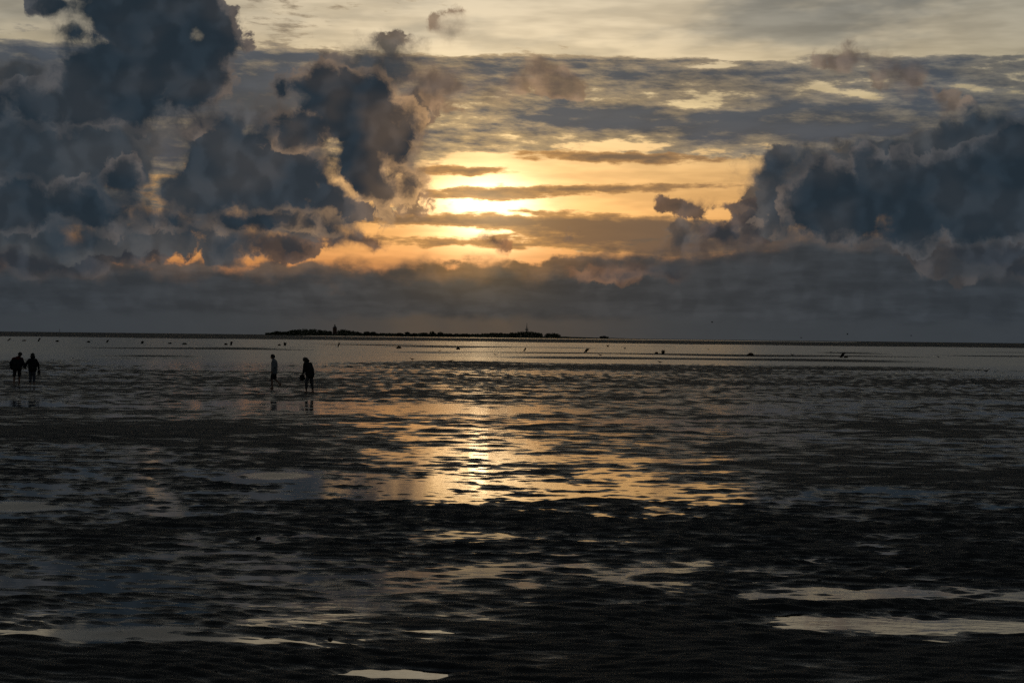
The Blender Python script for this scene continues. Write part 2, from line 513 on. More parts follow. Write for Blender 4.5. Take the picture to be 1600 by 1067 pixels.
# hand-placed hollows and rises: photo px cx, cy, rx, ry, depth (m, negative = hollow)
SHAPES = [(1450, 927, 310, 11, -0.085), (1240, 935, 130, 6, -0.040), (1480, 977, 300, 14, -0.095), (1290, 968, 90, 7, -0.045), (1420, 951, 240, 7, 0.030),
          (250, 990, 140, 12, -0.075), (120, 1003, 60, 9, -0.030), (400, 997, 70, 6, -0.034), (612, 1052, 66, 9, -0.125), (505, 1003, 60, 4, -0.03), (660, 992, 60, 8, -0.020),
          (30, 791, 80, 10, -0.10), (430, 743, 52, 6, -0.09), (460, 836, 50, 3, -0.045), (230, 722, 40, 10, -0.025), (960, 775, 150, 20, -0.022), (740, 700, 110, 40, -0.022),
          (1080, 775, 150, 5, -0.03), (1240, 805, 120, 18, -0.030), (1440, 790, 170, 20, -0.022), (800, 768, 95, 9, 0.035), (720, 798, 70, 5, 0.04), (730, 640, 130, 16, -0.030), (760, 630, 60, 3, 0.035),
          (1150, 700, 70, 7, 0.028), (1400, 745, 180, 12, 0.03), (630, 690, 90, 7, 0.02), (590, 900, 200, 18, -0.016), (700, 905, 90, 10, -0.014), (60, 910, 120, 14, -0.004), (820, 970, 150, 10, -0.016), (590, 955, 200, 14, -0.010),
          (300, 640, 260, 8, -0.03), (100, 672, 110, 9, 0.03), (100, 640, 90, 5, 0.03), (1000, 660, 140, 6, -0.02), (1330, 655, 260, 3, 0.02), (1500, 668, 160, 3, 0.03), (870, 552, 90, 2, 0.03), (720, 565, 90, 1.6, 0.04), (250, 556, 110, 2.0, 0.04)]
_SH = []
for cx, cy, rx, ry, dp in SHAPES:
    c = ground_at(cx, cy)
    _SH.append((c.x, c.y, rx * c.y / FPX, ry * c.y * c.y / FH, dp))

MACRO = [(0.05, 0.22), (1.1, 0.16), (1.35, 0.05), (1.9, 0.05), (2.3, 0.16), (6.6, 0.10), (8.4, -0.05), (12, -0.032), (26, -0.020), (44, -0.012), (53, 0.014), (66, 0.030), (84, 0.030), (93, 0.014), (104, 0.009),
         (128, 0.010), (138, 0.015), (155, 0.013), (170, 0.004), (240, 0.000), (256, 0.002), (276, 0.012), (300, 0.028), (330, 0.040), (352, 0.036), (368, 0.020), (405, 0.022), (425, 0.027), (452, 0.030), (470, 0.048), (560, 0.048), (900, 0.05), (4000, 0.05)]
_MX = np.log([m[0] for m in MACRO])
_MY = np.array([m[1] for m in MACRO])

def flat_height(x, y):
    x = np.asarray(x, float)
    y = np.asarray(y, float)
    d = np.sqrt(x * x + y * y) + 0.01
    az = np.degrees(np.arctan2(x, y))
    step = np.maximum(d * d / FH * 0.9, 0.02)          # mesh spacing along the view
    # bend the macro belts so that they are not concentric
    dm = d * (1 + 0.16 * perlin(x / (d * 0.25 + 6) + 3.3, np.log(d) * 2.2, 5) + 0.08 * perlin(x / (d * 0.07 + 3), np.log(d) * 5, 6))
    far = d > 900
    dm = np.where(far, d * (1 + 0.03 * perlin(x / 160.0, y / 900.0, 3)), dm)
    h = np.interp(np.log(FH / dm), _MX, _MY)
    # thin tongue of open water in front of the island
    dyv = FH / d
    tongue = np.exp(-((dyv - 1.62) / 0.42) ** 2) * np.clip((az + 6.5) / 2, 0, 1) * np.clip((10.5 - az) / 2, 0, 1)
    h = h - 0.30 * tongue * (d > 1500)
    # pools and bars of the near flat
    dr = np.where(d < 900, 1.0, 0.0)
    wx = 0.9 * perlin(x / 2.6, y / 2.6, 11) + 0.35 * perlin(x / 0.8, y / 0.8, 12)
    wy = 0.9 * perlin(x / 2.6, y / 2.6, 13) + 0.35 * perlin(x / 0.8, y / 0.8, 14)
    fx = 0.16 * perlin(x / 0.34, y / 0.34, 15) + 0.10 * perlin(x / 0.15, y / 0.15, 16)
    fy = 0.16 * perlin(x / 0.34, y / 0.34, 17) + 0.10 * perlin(x / 0.15, y / 0.15, 18)
    for cx, cy, rx, ry, dp in _SH:
        sel = (np.abs(x - cx) < rx * 2.6 + 2) & (np.abs(y - cy) < ry * 2.6 + 2)
        if not sel.any():
            continue
        ws = min(1.0, ry / 2.0)
        q = ((x[sel] + wx[sel] * ws + 2 * fx[sel] - cx) / rx) ** 2 + ((y[sel] + wy[sel] * ws + fy[sel] * min(1.5, ry) - cy) / ry) ** 2
        h[sel] += dp * (0.75 if dp < 0 and cy > 20 and cy < 140 and abs(dp) < 0.035 else 1.25) * np.exp(-q * 1.1)
    # away from the wettest middle the flat lies a little higher
    h = h + np.where(az < 0.6, 0.030, 0.016) * np.clip((np.abs(az - 0.6) - 3.6) / 4.0, 0, 1) * np.clip((d - 22) / 8, 0, 1) * np.clip((75 - d) / 20, 0, 1)
    nearf = 0.85 + 0.15 * np.clip((d - 17) / 12, 0, 1)
    rough_zone = 0.85 + 0.5 * np.clip(perlin(x / 21.0, y / 21.0, 50) * 2 + 0.3, 0, 1)
    # fractal relief; octaves finer than the mesh fade out
    octs = [(90.0, 0.022), (34.0, 0.022), (13.0, 0.022), (5.2, 0.030), (2.1, 0.032), (0.95, 0.034), (0.46, 0.050), (0.21, 0.050), (0.11, 0.034)]
    for i, (wl, amp) in enumerate(octs):
        fade = np.clip((wl / step - 1.1) / 1.6, 0, 1) if wl > 0.5 else (np.clip((240 - d) / 110, 0, 1) if wl > 0.15 else np.clip((60 - d) / 25, 0, 1))
        # bars run across the view: the tide draws them out sideways
        h = h + amp * fade * perlin(x / wl * (0.62 if wl > 0.5 else 0.42) + 17 * i, y / wl + 5 * i, 20 + i) * 1.5 * rough_zone * (nearf if wl < 1.5 else 1.0)
    # long low bars far out
    fb = np.clip((d - 110) / 90, 0, 1) * np.clip((1400 - d) / 300, 0, 1)
    h = h + fb * (0.085 * perlin(x / 70.0 + 0.4 * perlin(x / 25, y / 40, 61), y / 150.0, 60) + 0.10 * perlin(x / 34.0, y / 52.0, 62) * np.clip((700 - d) / 200, 0, 1))
    # tide ripples
    ph = (x * 0.62 + y * 1.0) + 0.55 * perlin(x / 1.7, y / 1.7, 40) + 0.9 * perlin(x / 6, y / 6, 41)
    rf = np.clip((0.34 / step - 1.5) / 2.0, 0, 1) * (0.35 + 0.65 * np.clip(perlin(x / 7, y / 7, 42) * 3 + 0.4, 0, 1))
    h = h + 0.0145 * rf * (np.sin(ph * 2 * np.pi / 0.34) + 0.3 * np.sin(ph * 4 * np.pi / 0.34 + 1))
    return np.where(d < 900, h * (0.5 + 0.5 * np.clip((d - 150) / 250, 0, 1)), h)

def height_at(x, y):
    return float(flat_height(np.array([x]), np.array([y]))[0])

def build_flat():
    dys = np.concatenate([np.exp(np.linspace(math.log(0.27), math.log(10.0), 90)), np.arange(10.7, 565.0, 0.78), np.exp(np.linspace(math.log(570), math.log(4000), 26))])
    rad = FH / dys
    azd = np.linspace(-19.5, 19.5, 1120)
    azc = np.linspace(19.5, 340.5, 76)[1:-1]
    az = np.radians(np.concatenate([azd, azc]))
    nr, nc = len(rad), len(az)
    X = rad[:, None] * np.sin(az)[None, :]
    Y = rad[:, None] * np.cos(az)[None, :]
    Z = flat_height(X.ravel(), Y.ravel())
    co = np.stack([X.ravel(), Y.ravel(), Z], 1).astype(np.float32)
    i = np.arange(nr - 1)[:, None] * nc
    j = np.arange(nc)[None, :]
    j2 = (j + 1) % nc
    quads = np.stack([i + j, i + nc + j, i + nc + j2, i + j2], -1).reshape(-1, 4)
    cap = [int((nr - 1) * nc + k) for k in range(nc - 1, -1, -1)]
    me = bpy.data.meshes.new('tidal_flat')
    nq = len(quads)
    me.vertices.add(len(co))
    me.vertices.foreach_set('co', co.ravel())
    me.loops.add(nq * 4)
    me.loops.foreach_set('vertex_index', quads.ravel().astype(np.int32))
    me.polygons.add(nq)
    me.polygons.foreach_set('loop_start', (np.arange(nq) * 4).astype(np.int32))
    me.polygons.foreach_set('use_smooth', np.ones(nq, bool))
    me.update(calc_edges=True)
    me.validate()
    o = link(bpy.data.objects.new('tidal_flat', me))
    tag(o, 'dark wet mud flat with tide ripples reaching to the horizon', kind='structure')
    return o

def mud_material():
    m, T, bs = mat_new('wet_mud')
    geo = T.new('ShaderNodeNewGeometry')
    Pn = S(T, geo.outputs['Position'])
    x, y, z = T.sep(Pn)
    n1 = T.noise(Pn, 0.35, 5, 0.6)
    n2 = T.noise(Pn, 9.0, 6, 0.65)
    col = T.mix(T.step(n1 * 0.6 + n2 * 0.4, 0.36, 0.64), (0.011, 0.0125, 0.0125), (0.028, 0.029, 0.027))
    T.put(bs.inputs['Base Color'], col)
    wet = T.step(z + (n2 - 0.5) * 0.014, 0.001, 0.022)          # 0 soaked, 1 drained
    T.put(bs.inputs['Roughness'], T.step(wet, 0.0, 1.0, 0.36, 0.70, smooth=False))
    T.put(bs.inputs['Specular IOR Level'], T.step(wet, 0.0, 1.0, 0.36, 0.10, smooth=False))
    b = T.new('ShaderNodeBump')
    b.inputs['Strength'].default_value = 0.6
    b.inputs['Distance'].default_value = 0.025
    n3 = T.noise(Pn, 16.0, 5, 0.7)
    n4 = T.noise(T.xyz(x * 0.6, y, z), 3.2, 4, 0.6)
    T.put(b.inputs['Height'], n3 * 0.35 + n4 * 1.0)
    T.nt.links.new(b.outputs[0], bs.inputs['Normal'])
    return m

def water_material():
    m, T, bs = mat_new('standing_water')
    geo = T.new('ShaderNodeNewGeometry')
    Pn = S(T, geo.outputs['Position'])
    x, y, z = T.sep(Pn)
    bs.inputs['Base Color'].default_value = (0.006, 0.008, 0.008, 1)
    bs.inputs['IOR'].default_value = 1.333
    wind = T.noise(T.xyz(x * 0.4, y, 0.0), 0.035, 3, 0.5)
    open_w = T.step(y, 110.0, 260.0)                     # wind reaches the open water far out
    T.put(bs.inputs['Roughness'], T.step(wind, 0.4, 0.62, 0.015, 0.05) + open_w * 0.14 + T.step(y, 45.0, 90.0) * 0.07)
    rough_link = bs.inputs['Roughness'].links[0].from_socket
    ruf = None                                            # two pools ruffled by gusts
    for (cx, cy, rx, ry) in ((30, 791, 100, 11), (430, 743, 62, 7), (240, 990, 170, 16)):
        c = ground_at(cx, cy)
        q = ((x - c.x) / (rx * c.y / FPX)).sq() + ((y - c.y) / (ry * c.y * c.y / FH)).sq()
        e = T.step(q + (T.noise(Pn, 2.2, 4, 0.6) - 0.5) * 1.3, 1.15, 0.0)
        ruf = e if ruf is None else ruf.max(e)
    b = T.new('ShaderNodeBump')
    b.inputs['Distance'].default_value = 0.01
    T.put(b.inputs['Strength'], T.step(wind, 0.38, 0.62, 0.10, 0.34) + open_w * 0.4 + T.step(y, 40.0, 80.0) * 0.25)
    T.put(bs.inputs['Roughness'], S(T, rough_link) + ruf * 0.30)
    n = T.noise(T.xyz(x * 0.5, y, 0.0), 3.0, 4, 0.55)
    T.put(b.inputs['Height'], n)
    T.nt.links.new(b.outputs[0], bs.inputs['Normal'])
    return m

flat = build_flat()
flat.data.materials.append(mud_material())

def build_water():
    rad = np.exp(np.linspace(math.log(2.0), math.log(31000.0), 60))
    n = 72
    v, f = [(0, 0, 0)], []
    for r in rad:
        for k in range(n):
            a = 2 * math.pi * k / n
            v.append((r * math.sin(a), r * math.cos(a), 0.0))
    for k in range(n):
        f.append((0, 1 + (k + 1) % n, 1 + k))
    for i in range(len(rad) - 1):
        for k in range(n):
            a0 = 1 + i * n + k
            a1 = 1 + i * n + (k + 1) % n
            f.append((a0, a1, a1 + n, a0 + n))
    o = mesh_obj('water', v, f, water_material())
    me = o.data
    bm = bmesh.new(); bm.from_mesh(me)
    bmesh.ops.recalc_face_normals(bm, faces=bm.faces)
    if bm.faces[0].normal.z < 0:
        bmesh.ops.reverse_faces(bm, faces=bm.faces)
    bm.to_mesh(me); bm.free()
    tag(o, 'thin sheet of standing tide water in the pools', kind='structure')
build_water()

# ------------------------------------------------------------------ far island
rnd = random.Random(11)
M_GRASS = simple_mat('island_grass', (0.035, 0.040, 0.020), (0.060, 0.060, 0.032), 0.02, 0.9, 0.1)
M_LEAF = simple_mat('dark_foliage', (0.050, 0.060, 0.032), (0.095, 0.105, 0.055), 0.15, 0.8, 0.15)
M_BARK = simple_mat('bark', (0.030, 0.024, 0.018), (0.055, 0.045, 0.034), 0.6, 0.9, 0.1)
M_BRICK = simple_mat('old_brick', (0.10, 0.055, 0.040), (0.14, 0.08, 0.055), 0.5, 0.85, 0.2)
M_SLATE = simple_mat('slate_roof', (0.05, 0.05, 0.055), (0.08, 0.08, 0.085), 0.5, 0.6, 0.3)
M_STEEL = simple_mat('painted_steel', (0.16, 0.16, 0.16), (0.22, 0.21, 0.20), 0.5, 0.5, 0.4)
M_CONC = simple_mat('tower_concrete', (0.22, 0.21, 0.20), (0.30, 0.29, 0.27), 0.3, 0.85, 0.2)
M_GLASS = simple_mat('lantern_glass', (0.02, 0.025, 0.03), (0.03, 0.035, 0.04), 0.5, 0.1, 0.5)

ISL_D = 7000.0
def far_x(px, d=ISL_D):
    """x of a point at distance d seen in photo column px near the horizon"""
    v = pix_dir(px, 527)
    return v.x / v.y * d
def far_z(px, py, d=ISL_D):
    v = pix_dir(px, py)
    return CAM_H + v.z / v.y * d

def build_island():
    # long low polder with a dike: outline in plan, gently domed
    x0, x1 = far_x(408), far_x(1012)
    nx, ny = 90, 12
    vs, fs = [], []
    for i in range(nx + 1):
        t = i / nx
        x = x0 + (x1 - x0) * t
        half = 260 * math.sin(math.pi * min(max(t, 0.004), 0.996)) ** 0.55
        crest = 7.6 * min(1.0, t * 9) if t < 0.78 else 7.6 - (t - 0.78) / 0.22 * 5.4
        for j in range(ny + 1):
            s = j / ny * 2 - 1
            dike = math.exp(-((abs(s) - 0.86) / 0.07) ** 2)
            z = -0.6 + crest * (min(1.0, (1 - abs(s)) * 7) * 0.55 + 0.62 * dike) * (0.8 + 0.2 * rnd.random())
            vs.append((x, ISL_D + half * s + 120, z if abs(s) < 1 else -0.8))
    for i in range(nx):
        for j in range(ny):
            a = i * (ny + 1) + j
            fs.append((a, a + ny + 1, a + ny + 2, a + 1))
    o = mesh_obj('island', vs, fs, M_GRASS, smooth=True)
    tag(o, 'long low grassy island lying on the horizon', kind='structure')
build_island()

def leaf_cloud(blobs, n, size, seed):
    """many small leaf clumps spread through ellipsoid volumes"""
    r = random.Random(seed)
    vs, fs = [], []
    for (c, rad, w) in blobs:
        for _ in range(int(n * w)):
            while True:
                p = Vector((r.uniform(-1, 1), r.uniform(-1, 1), r.uniform(-1, 1)))
                l = p.length
                if 0.25 < l < 1 and r.random() < l:
                    break
            q = Vector((c[0] + p.x * rad[0], c[1] + p.y * rad[1], c[2] + p.z * rad[2]))
            m = Euler((r.uniform(0, 6.3), r.uniform(0, 6.3), r.uniform(0, 6.3))).to_matrix()
            s = size * r.uniform(0.6, 1.5)
            b = len(vs)
            for k in ((-1, -.5, 0), (0.1, -.7, .25), (1, 0, 0), (0, .6, -.2), (-.7, .55, .15)):
                vs.append(q + m @ (Vector(k) * s))
            fs.append((b, b + 1, b + 2, b + 3, b + 4))
    return vs, fs

def tapered(vs, fs, p0, p1, r0, r1, n=7):
    p0, p1 = Vector(p0), Vector(p1)
    d = (p1 - p0).normalized()
    a = d.orthogonal().normalized()
    c = d.cross(a)
    b = len(vs)
    for (p, r) in ((p0, r0), (p1, r1)):
        for k in range(n):
            t = 2 * math.pi * k / n
            vs.append(p + (a * math.cos(t) + c * math.sin(t)) * r)
    for k in range(n):
        fs.append((b + k, b + (k + 1) % n, b + n + (k + 1) % n, b + n + k))
    fs.append(tuple(range(b + n - 1, b - 1, -1)))
    fs.append(tuple(range(b + n, b + 2 * n)))

def far_tree(px, top, width_px, label, seed, group='single trees on the island', d=ISL_D - 120):
    """tree on the island: tapered trunk, limbs, leafy crown"""
    r = random.Random(seed)
    x = far_x(px, d)
    zt = far_z(px, top - 0.3, d)
    w = width_px * 1.3 * d / FPX
    zb = 3.4
    H = zt - zb
    t = empty('island_tree', (x, d, zb))
    tag(t, label, 'tree', group)
    vs, fs = [], []
    tapered(vs, fs, (0, 0, -1.0), (0.2, 0, H * 0.55), H * 0.035, H * 0.018)
    blobs = [((0, 0, H * 0.58), (w * 0.42, w * 0.42, H * 0.42), 1.2), ((0, -3, H * 0.14), (w * 0.85, w * 0.3, H * 0.2), 0.8)]
    for k in range(6):
        a = k * 1.05 + r.random()
        e = Vector((math.cos(a) * w * 0.36, math.sin(a) * w * 0.36, H * r.uniform(0.42, 0.80)))
        tapered(vs, fs, (0.1, 0, H * 0.32), e, H * 0.014, H * 0.006, 5)
        blobs.append((tuple(e), (w * r.uniform(0.16, 0.27),) * 2 + (H * r.uniform(0.14, 0.22),), 0.45))
    mesh_obj('trunk', vs, fs, M_BARK, t)
    v2, f2 = leaf_cloud(blobs, 260, 0.9, seed)
    mesh_obj('crown', v2, f2, M_LEAF, t)

def wood(profile, label, seed):
    """closed far-off wood: photo-outline heights (px, top) filled with leaf clumps of real depth"""
    r = random.Random(seed)
    blobs = []
    for (pa, ta), (pb, tb) in zip(profile[:-1], profile[1:]):
        n = max(1, int((pb - pa) / 1.5))
        for k in range(n):
            f = (k + r.random()) / n
            px = pa + (pb - pa) * f
            d = ISL_D + r.uniform(-120, 220)
            x, zt = far_x(px, d), far_z(px, ta + (tb - ta) * f, d) + r.uniform(-1.6, 2.6)
            h = max(zt - 1.0, 2.0)
            blobs.append(((x, d, 1.0 + h * 0.52), (r.uniform(4, 7), r.uniform(8, 16), h * 0.50), 1.0))
    vs, fs = leaf_cloud(blobs, 150, 1.25, seed)
    o = mesh_obj('island_wood', vs, fs, M_LEAF)
    tag(o, label, 'woodland', kind='stuff')

wood([(416, 520.5), (424, 519.2), (432, 518.2), (448, 519.2), (454, 516.6), (468, 514.8), (486, 514.8), (500, 515.8), (518, 517.4)], 'dark wood on the island left of the old tower', 21)
wood([(527, 516.2), (534, 514.8), (545, 516.2), (555, 518), (564, 519.6)], 'dark wood on the island right of the old tower', 22)
wood([(752, 521.5), (772, 520.4), (795, 520.8), (806, 519.6), (815, 518.2), (832, 518.2), (841, 520), (847, 522)], 'dark wood on the island below the radio mast', 23)
wood([(852, 522), (857, 521), (866, 521), (874, 522.4)], 'small blocky wood at the right end of the island trees', 24)
wood([(560, 520.6), (590, 521.2), (620, 521.4), (660, 521.4), (700, 522.0), (752, 522.0)], 'low hedge line linking the woods across the middle of the island', 25)
for i, (px, top, w, lab) in enumerate([
        (573, 517.8, 7, 'round far tree just right of the wood beside the old tower'), (583, 518.2, 7, 'flat far tree, second right of the wood beside the old tower'),
        (624, 520.2, 8, 'low far tree starting the gap-toothed row in the island middle'), (636, 518.6, 6, 'tallest narrow far tree in the left half of the island row'),
        (647, 520.6, 5, 'small far tree between two taller ones in the island row'), (663, 519.8, 8, 'broad low far tree in the island row'),
        (675, 517.6, 8, 'highest far tree of the island row, broad crown'), (688, 518.6, 7, 'rounded far tree right of the highest in the island row'),
        (702, 521.0, 9, 'low far tree ending the island row'), (726, 521.4, 10, 'low far tree standing alone left of the mast wood')]):
    far_tree(px, top, w, lab, 40 + i)

def lighthouse():
    x = far_x(523)
    d = ISL_D + 60
    z0 = 1.5
    zt = far_z(523, 505.8, d) - z0
    t = empty('tower_lighthouse', (far_x(523, d), d, z0), R(18))
    tag(t, 'massive square brick tower with tent roof and lantern above the island trees', 'lighthouse')
    hb, hw = zt * 0.66, 6.6
    vs = [(-hw, -hw, 0), (hw, -hw, 0), (hw, hw, 0), (-hw, hw, 0)] + [(a * 0.94, b * 0.94, hb) for a, b in ((-hw, -hw), (hw, -hw), (hw, hw), (-hw, hw))]
    w = mesh_obj('wall', vs, [(0, 1, 5, 4), (1, 2, 6, 5), (2, 3, 7, 6), (3, 0, 4, 7), (4, 5, 6, 7)], M_BRICK, t)
    for zz in (0.30, 0.52, 0.76):
        for sx in (-2.6, 2.6):
            v, f = [], []
            tapered(v, f, (sx, -hw - 0.06, hb * zz), (sx, -hw * 0.9, hb * zz), 0.7, 0.7, 4)
            mesh_obj('window', v, f, M_GLASS, w)
    rw = hw * 1.03
    hr = zt * 0.13
    vs = [(-rw, -rw, hb), (rw, -rw, hb), (rw, rw, hb), (-rw, rw, hb)] + [(a * 0.42, b * 0.42, hb + hr) for a, b in ((-rw, -rw), (rw, -rw), (rw, rw), (-rw, rw))]
    mesh_obj('roof', vs, [(0, 1, 5, 4), (1, 2, 6, 5), (2, 3, 7, 6), (3, 0, 4, 7), (4, 5, 6, 7), (3, 2, 1, 0)], M_SLATE, t)
    v, f = [], []
    tapered(v, f, (0, 0, hb + hr), (0, 0, hb + hr + zt * 0.02), 3.2, 3.2, 12)
    mesh_obj('gallery', v, f, M_STEEL, t)
    v, f = [], []
    tapered(v, f, (0, 0, hb + hr + zt * 0.02), (0, 0, hb + hr + zt * 0.11), 2.0, 2.0, 12)
    mesh_obj('lantern', v, f, M_GLASS, t)
    v, f = [], []
    tapered(v, f, (0, 0, hb + hr + zt * 0.11), (0, 0, hb + hr + zt * 0.18), 2.5, 0.25, 12)
    tapered(v, f, (0, 0, hb + hr + zt * 0.18), (0, 0, zt * 1.0), 0.25, 0.12, 6)
    mesh_obj('lantern_cap', v, f, M_SLATE, t)
lighthouse()

def radio_tower():
    d = ISL_D + 80
    t = empty('radio_tower', (far_x(823, d), d, 2.0))
    tag(t, 'slender radio tower with round platform above the island wood', 'tower')
    H = far_z(823, 504.6, d) - 2
    v, f = [], []
    tapered(v, f, (0, 0, 0), (0, 0, H * 0.72), 2.6, 1.8, 10)
    mesh_obj('shaft', v, f, M_CONC, t)
    v, f = [], []
    tapered(v, f, (0, 0, H * 0.49), (0, 0, H * 0.53), 2.4, 6.4, 14)
    tapered(v, f, (0, 0, H * 0.53), (0, 0, H * 0.58), 6.4, 6.4, 14)
    tapered(v, f, (0, 0, H * 0.58), (0, 0, H * 0.62), 3.6, 2.2, 14)
    mesh_obj('platform', v, f, M_CONC, t)
    v, f = [], []
    tapered(v, f, (0, 0, H * 0.72), (0, 0, H * 0.88), 1.2, 1.0, 8)
    tapered(v, f, (0, 0, H * 0.88), (0, 0, H), 0.8, 0.5, 8)
    mesh_obj('antenna', v, f, M_STEEL, t)
    for k in range(4):
        a = k * 1.57
        v, f = [], []
        tapered(v, f, (math.cos(a) * 3.6, math.sin(a) * 3.6, H * 0.645), (math.cos(a) * 4.5, math.sin(a) * 4.5, H * 0.645), 1.1, 1.3, 10)
        mesh_obj('dish', v, f, M_CONC, t)
radio_tower()

# farm mound with a house and shelter trees right of the island
def mound():
    d = ISL_D - 60
    x = far_x(944, d)
    vs, fs = [], []
    n, m = 24, 6
    for j in range(m + 1):
        r_ = 1 - j / m
        for k in range(n):
            a = 2 * math.pi * k / n
            vs.append((math.cos(a) * 27 * r_, math.sin(a) * 30 * r_, 5.0 * (1 - r_ ** 2) * (0.9 + 0.1 * math.sin(3 * a)) + 0.8))
    for j in range(m):
        for k in range(n):
            fs.append((j * n + k, j * n + (k + 1) % n, (j + 1) * n + (k + 1) % n, (j + 1) * n + k))
    o = mesh_obj('dwelling_mound', vs, fs, M_GRASS, smooth=True)
    o.location = (x, d, 0)
    tag(o, 'low round earth mound right of the island', kind='structure')
    h = empty('farm_house', (x, d, 5.2), R(12))
    tag(h, 'far hip-roofed farm house crowning the low mound right of the island', 'house')
    v = [(-7, -4.5, 0), (7, -4.5, 0), (7, 4.5, 0), (-7, 4.5, 0), (-7, -4.5, 2.6), (7, -4.5, 2.6), (7, 4.5, 2.6), (-7, 4.5, 2.6)]
    mesh_obj('wall', v, [(0, 1, 5, 4), (1, 2, 6, 5), (2, 3, 7, 6), (3, 0, 4, 7)], M_BRICK, h)
    v = [(-8, -5.4, 2.5), (8, -5.4, 2.5), (8, 5.4, 2.5), (-8, 5.4, 2.5), (-4.6, 0, 6.2), (4.6, 0, 6.2)]
    mesh_obj('roof', v, [(0, 1, 5, 4), (1, 2, 5), (2, 3, 4, 5), (3, 0, 4), (3, 2, 1, 0)], M_SLATE, h)
    vs, fs = leaf_cloud([((-11, 4, 2.6), (6, 5, 3.0), 1.0), ((11, 6, 2.2), (6, 5, 2.6), 1.0)], 240, 0.9, 5)
    b = mesh_obj('shelter_shrubs', vs, fs, M_LEAF)
    b.location = (x, d, 4.0)
    tag(b, 'dark shrubs sheltering the farm house on the mound', 'shrubs', kind='stuff')
mound()

# ------------------------------------------------------------------ brushwood markers on the flat
M_TWIG = simple_mat('weathered_brushwood', (0.020, 0.017, 0.013), (0.045, 0.038, 0.030), 6.0, 0.9, 0.15)
M_WEED = simple_mat('dark_seaweed', (0.012, 0.014, 0.008), (0.030, 0.030, 0.018), 5.0, 0.7, 0.3)

def bundle(px, py, hpx, wpx, lean, kind, label, seed):
    """withy bundle stuck in the flat (kind 'bundle') or a heap of fallen brushwood (kind 'heap'); lean in degrees to the right"""
    r = random.Random(seed)
    g = ground_at(px, py)
    d = math.hypot(g.x, g.y)
    z = max(height_at(g.x, g.y), -0.02)
    H, W = hpx * d / FPX, wpx * d / FPX
    t = empty('brushwood_marker' if kind == 'bundle' else 'brushwood_heap', (g.x, g.y, z))
    tag(t, label, 'marker' if kind == 'bundle' else 'brushwood', 'brushwood along the tideway')
    la = R(lean)
    up = Vector((math.sin(la), 0, math.cos(la)))
    if kind == 'bundle':
        L = H / max(math.cos(la), 0.35)
        vs, fs = [], []
        tapered(vs, fs, -up * 0.25, up * L * 0.8, W * 0.07 + 0.03, 0.03, 6)
        mesh_obj('stake', vs, fs, M_TWIG, t)
        vs, fs = [], []
        for k in range(70):
            a = r.uniform(0, 6.283)
            rr = math.sqrt(r.random())
            side = Vector((math.cos(a), math.sin(a), 0)) * rr
            p0 = up * (L * r.uniform(0.0, 0.35)) + side * W * 0.14
            p1 = up * (L * r.uniform(0.6, 1.02)) + side * W * 0.48 + Vector((r.uniform(-.1, .1), 0, r.uniform(-.1, .05))) * W
            mid = (p0 + p1) * 0.5 + side * W * 0.08
            tapered(vs, fs, p0, mid, 0.035, 0.028, 4)
            tapered(vs, fs, mid, p1, 0.028, 0.010, 4)
        mesh_obj('twigs', vs, fs, M_TWIG, t)
        v2, f2 = leaf_cloud([((0, 0, 0.06), (W * 0.40, W * 0.40, H * 0.14), 1.0)], 90, 0.07, seed)
        mesh_obj('seaweed', v2, f2, M_WEED, t)
    else:
        vs, fs = [], []
        for k in range(90):
            a = r.uniform(0, 6.283)
            rr = math.sqrt(r.random()) * 0.5
            c = Vector((math.cos(a) * rr * W * 0.9, math.sin(a) * rr * W * 0.9, max(0.02, H * (1 - 3.2 * rr * rr) * r.uniform(0.15, 0.95))))
            dr = Vector((r.uniform(-1, 1), r.uniform(-1, 1), r.uniform(-0.15, 0.5))).normalized() * W * r.uniform(0.12, 0.26)
            tapered(vs, fs, c - dr * 0.5, c + dr * 0.5 + Vector((0, 0, H * 0.08)), 0.04, 0.012, 4)
        mesh_obj('twigs', vs, fs, M_TWIG, t)
        v2, f2 = leaf_cloud([((0, 0, H * 0.32), (W * 0.42, W * 0.42, H * 0.40), 1.0), ((-W * 0.3, 0, H * 0.15), (W * 0.25, W * 0.25, H * 0.2), 0.5)], 260, 0.10, seed)
        mesh_obj('seaweed', v2, f2, M_WEED, t)

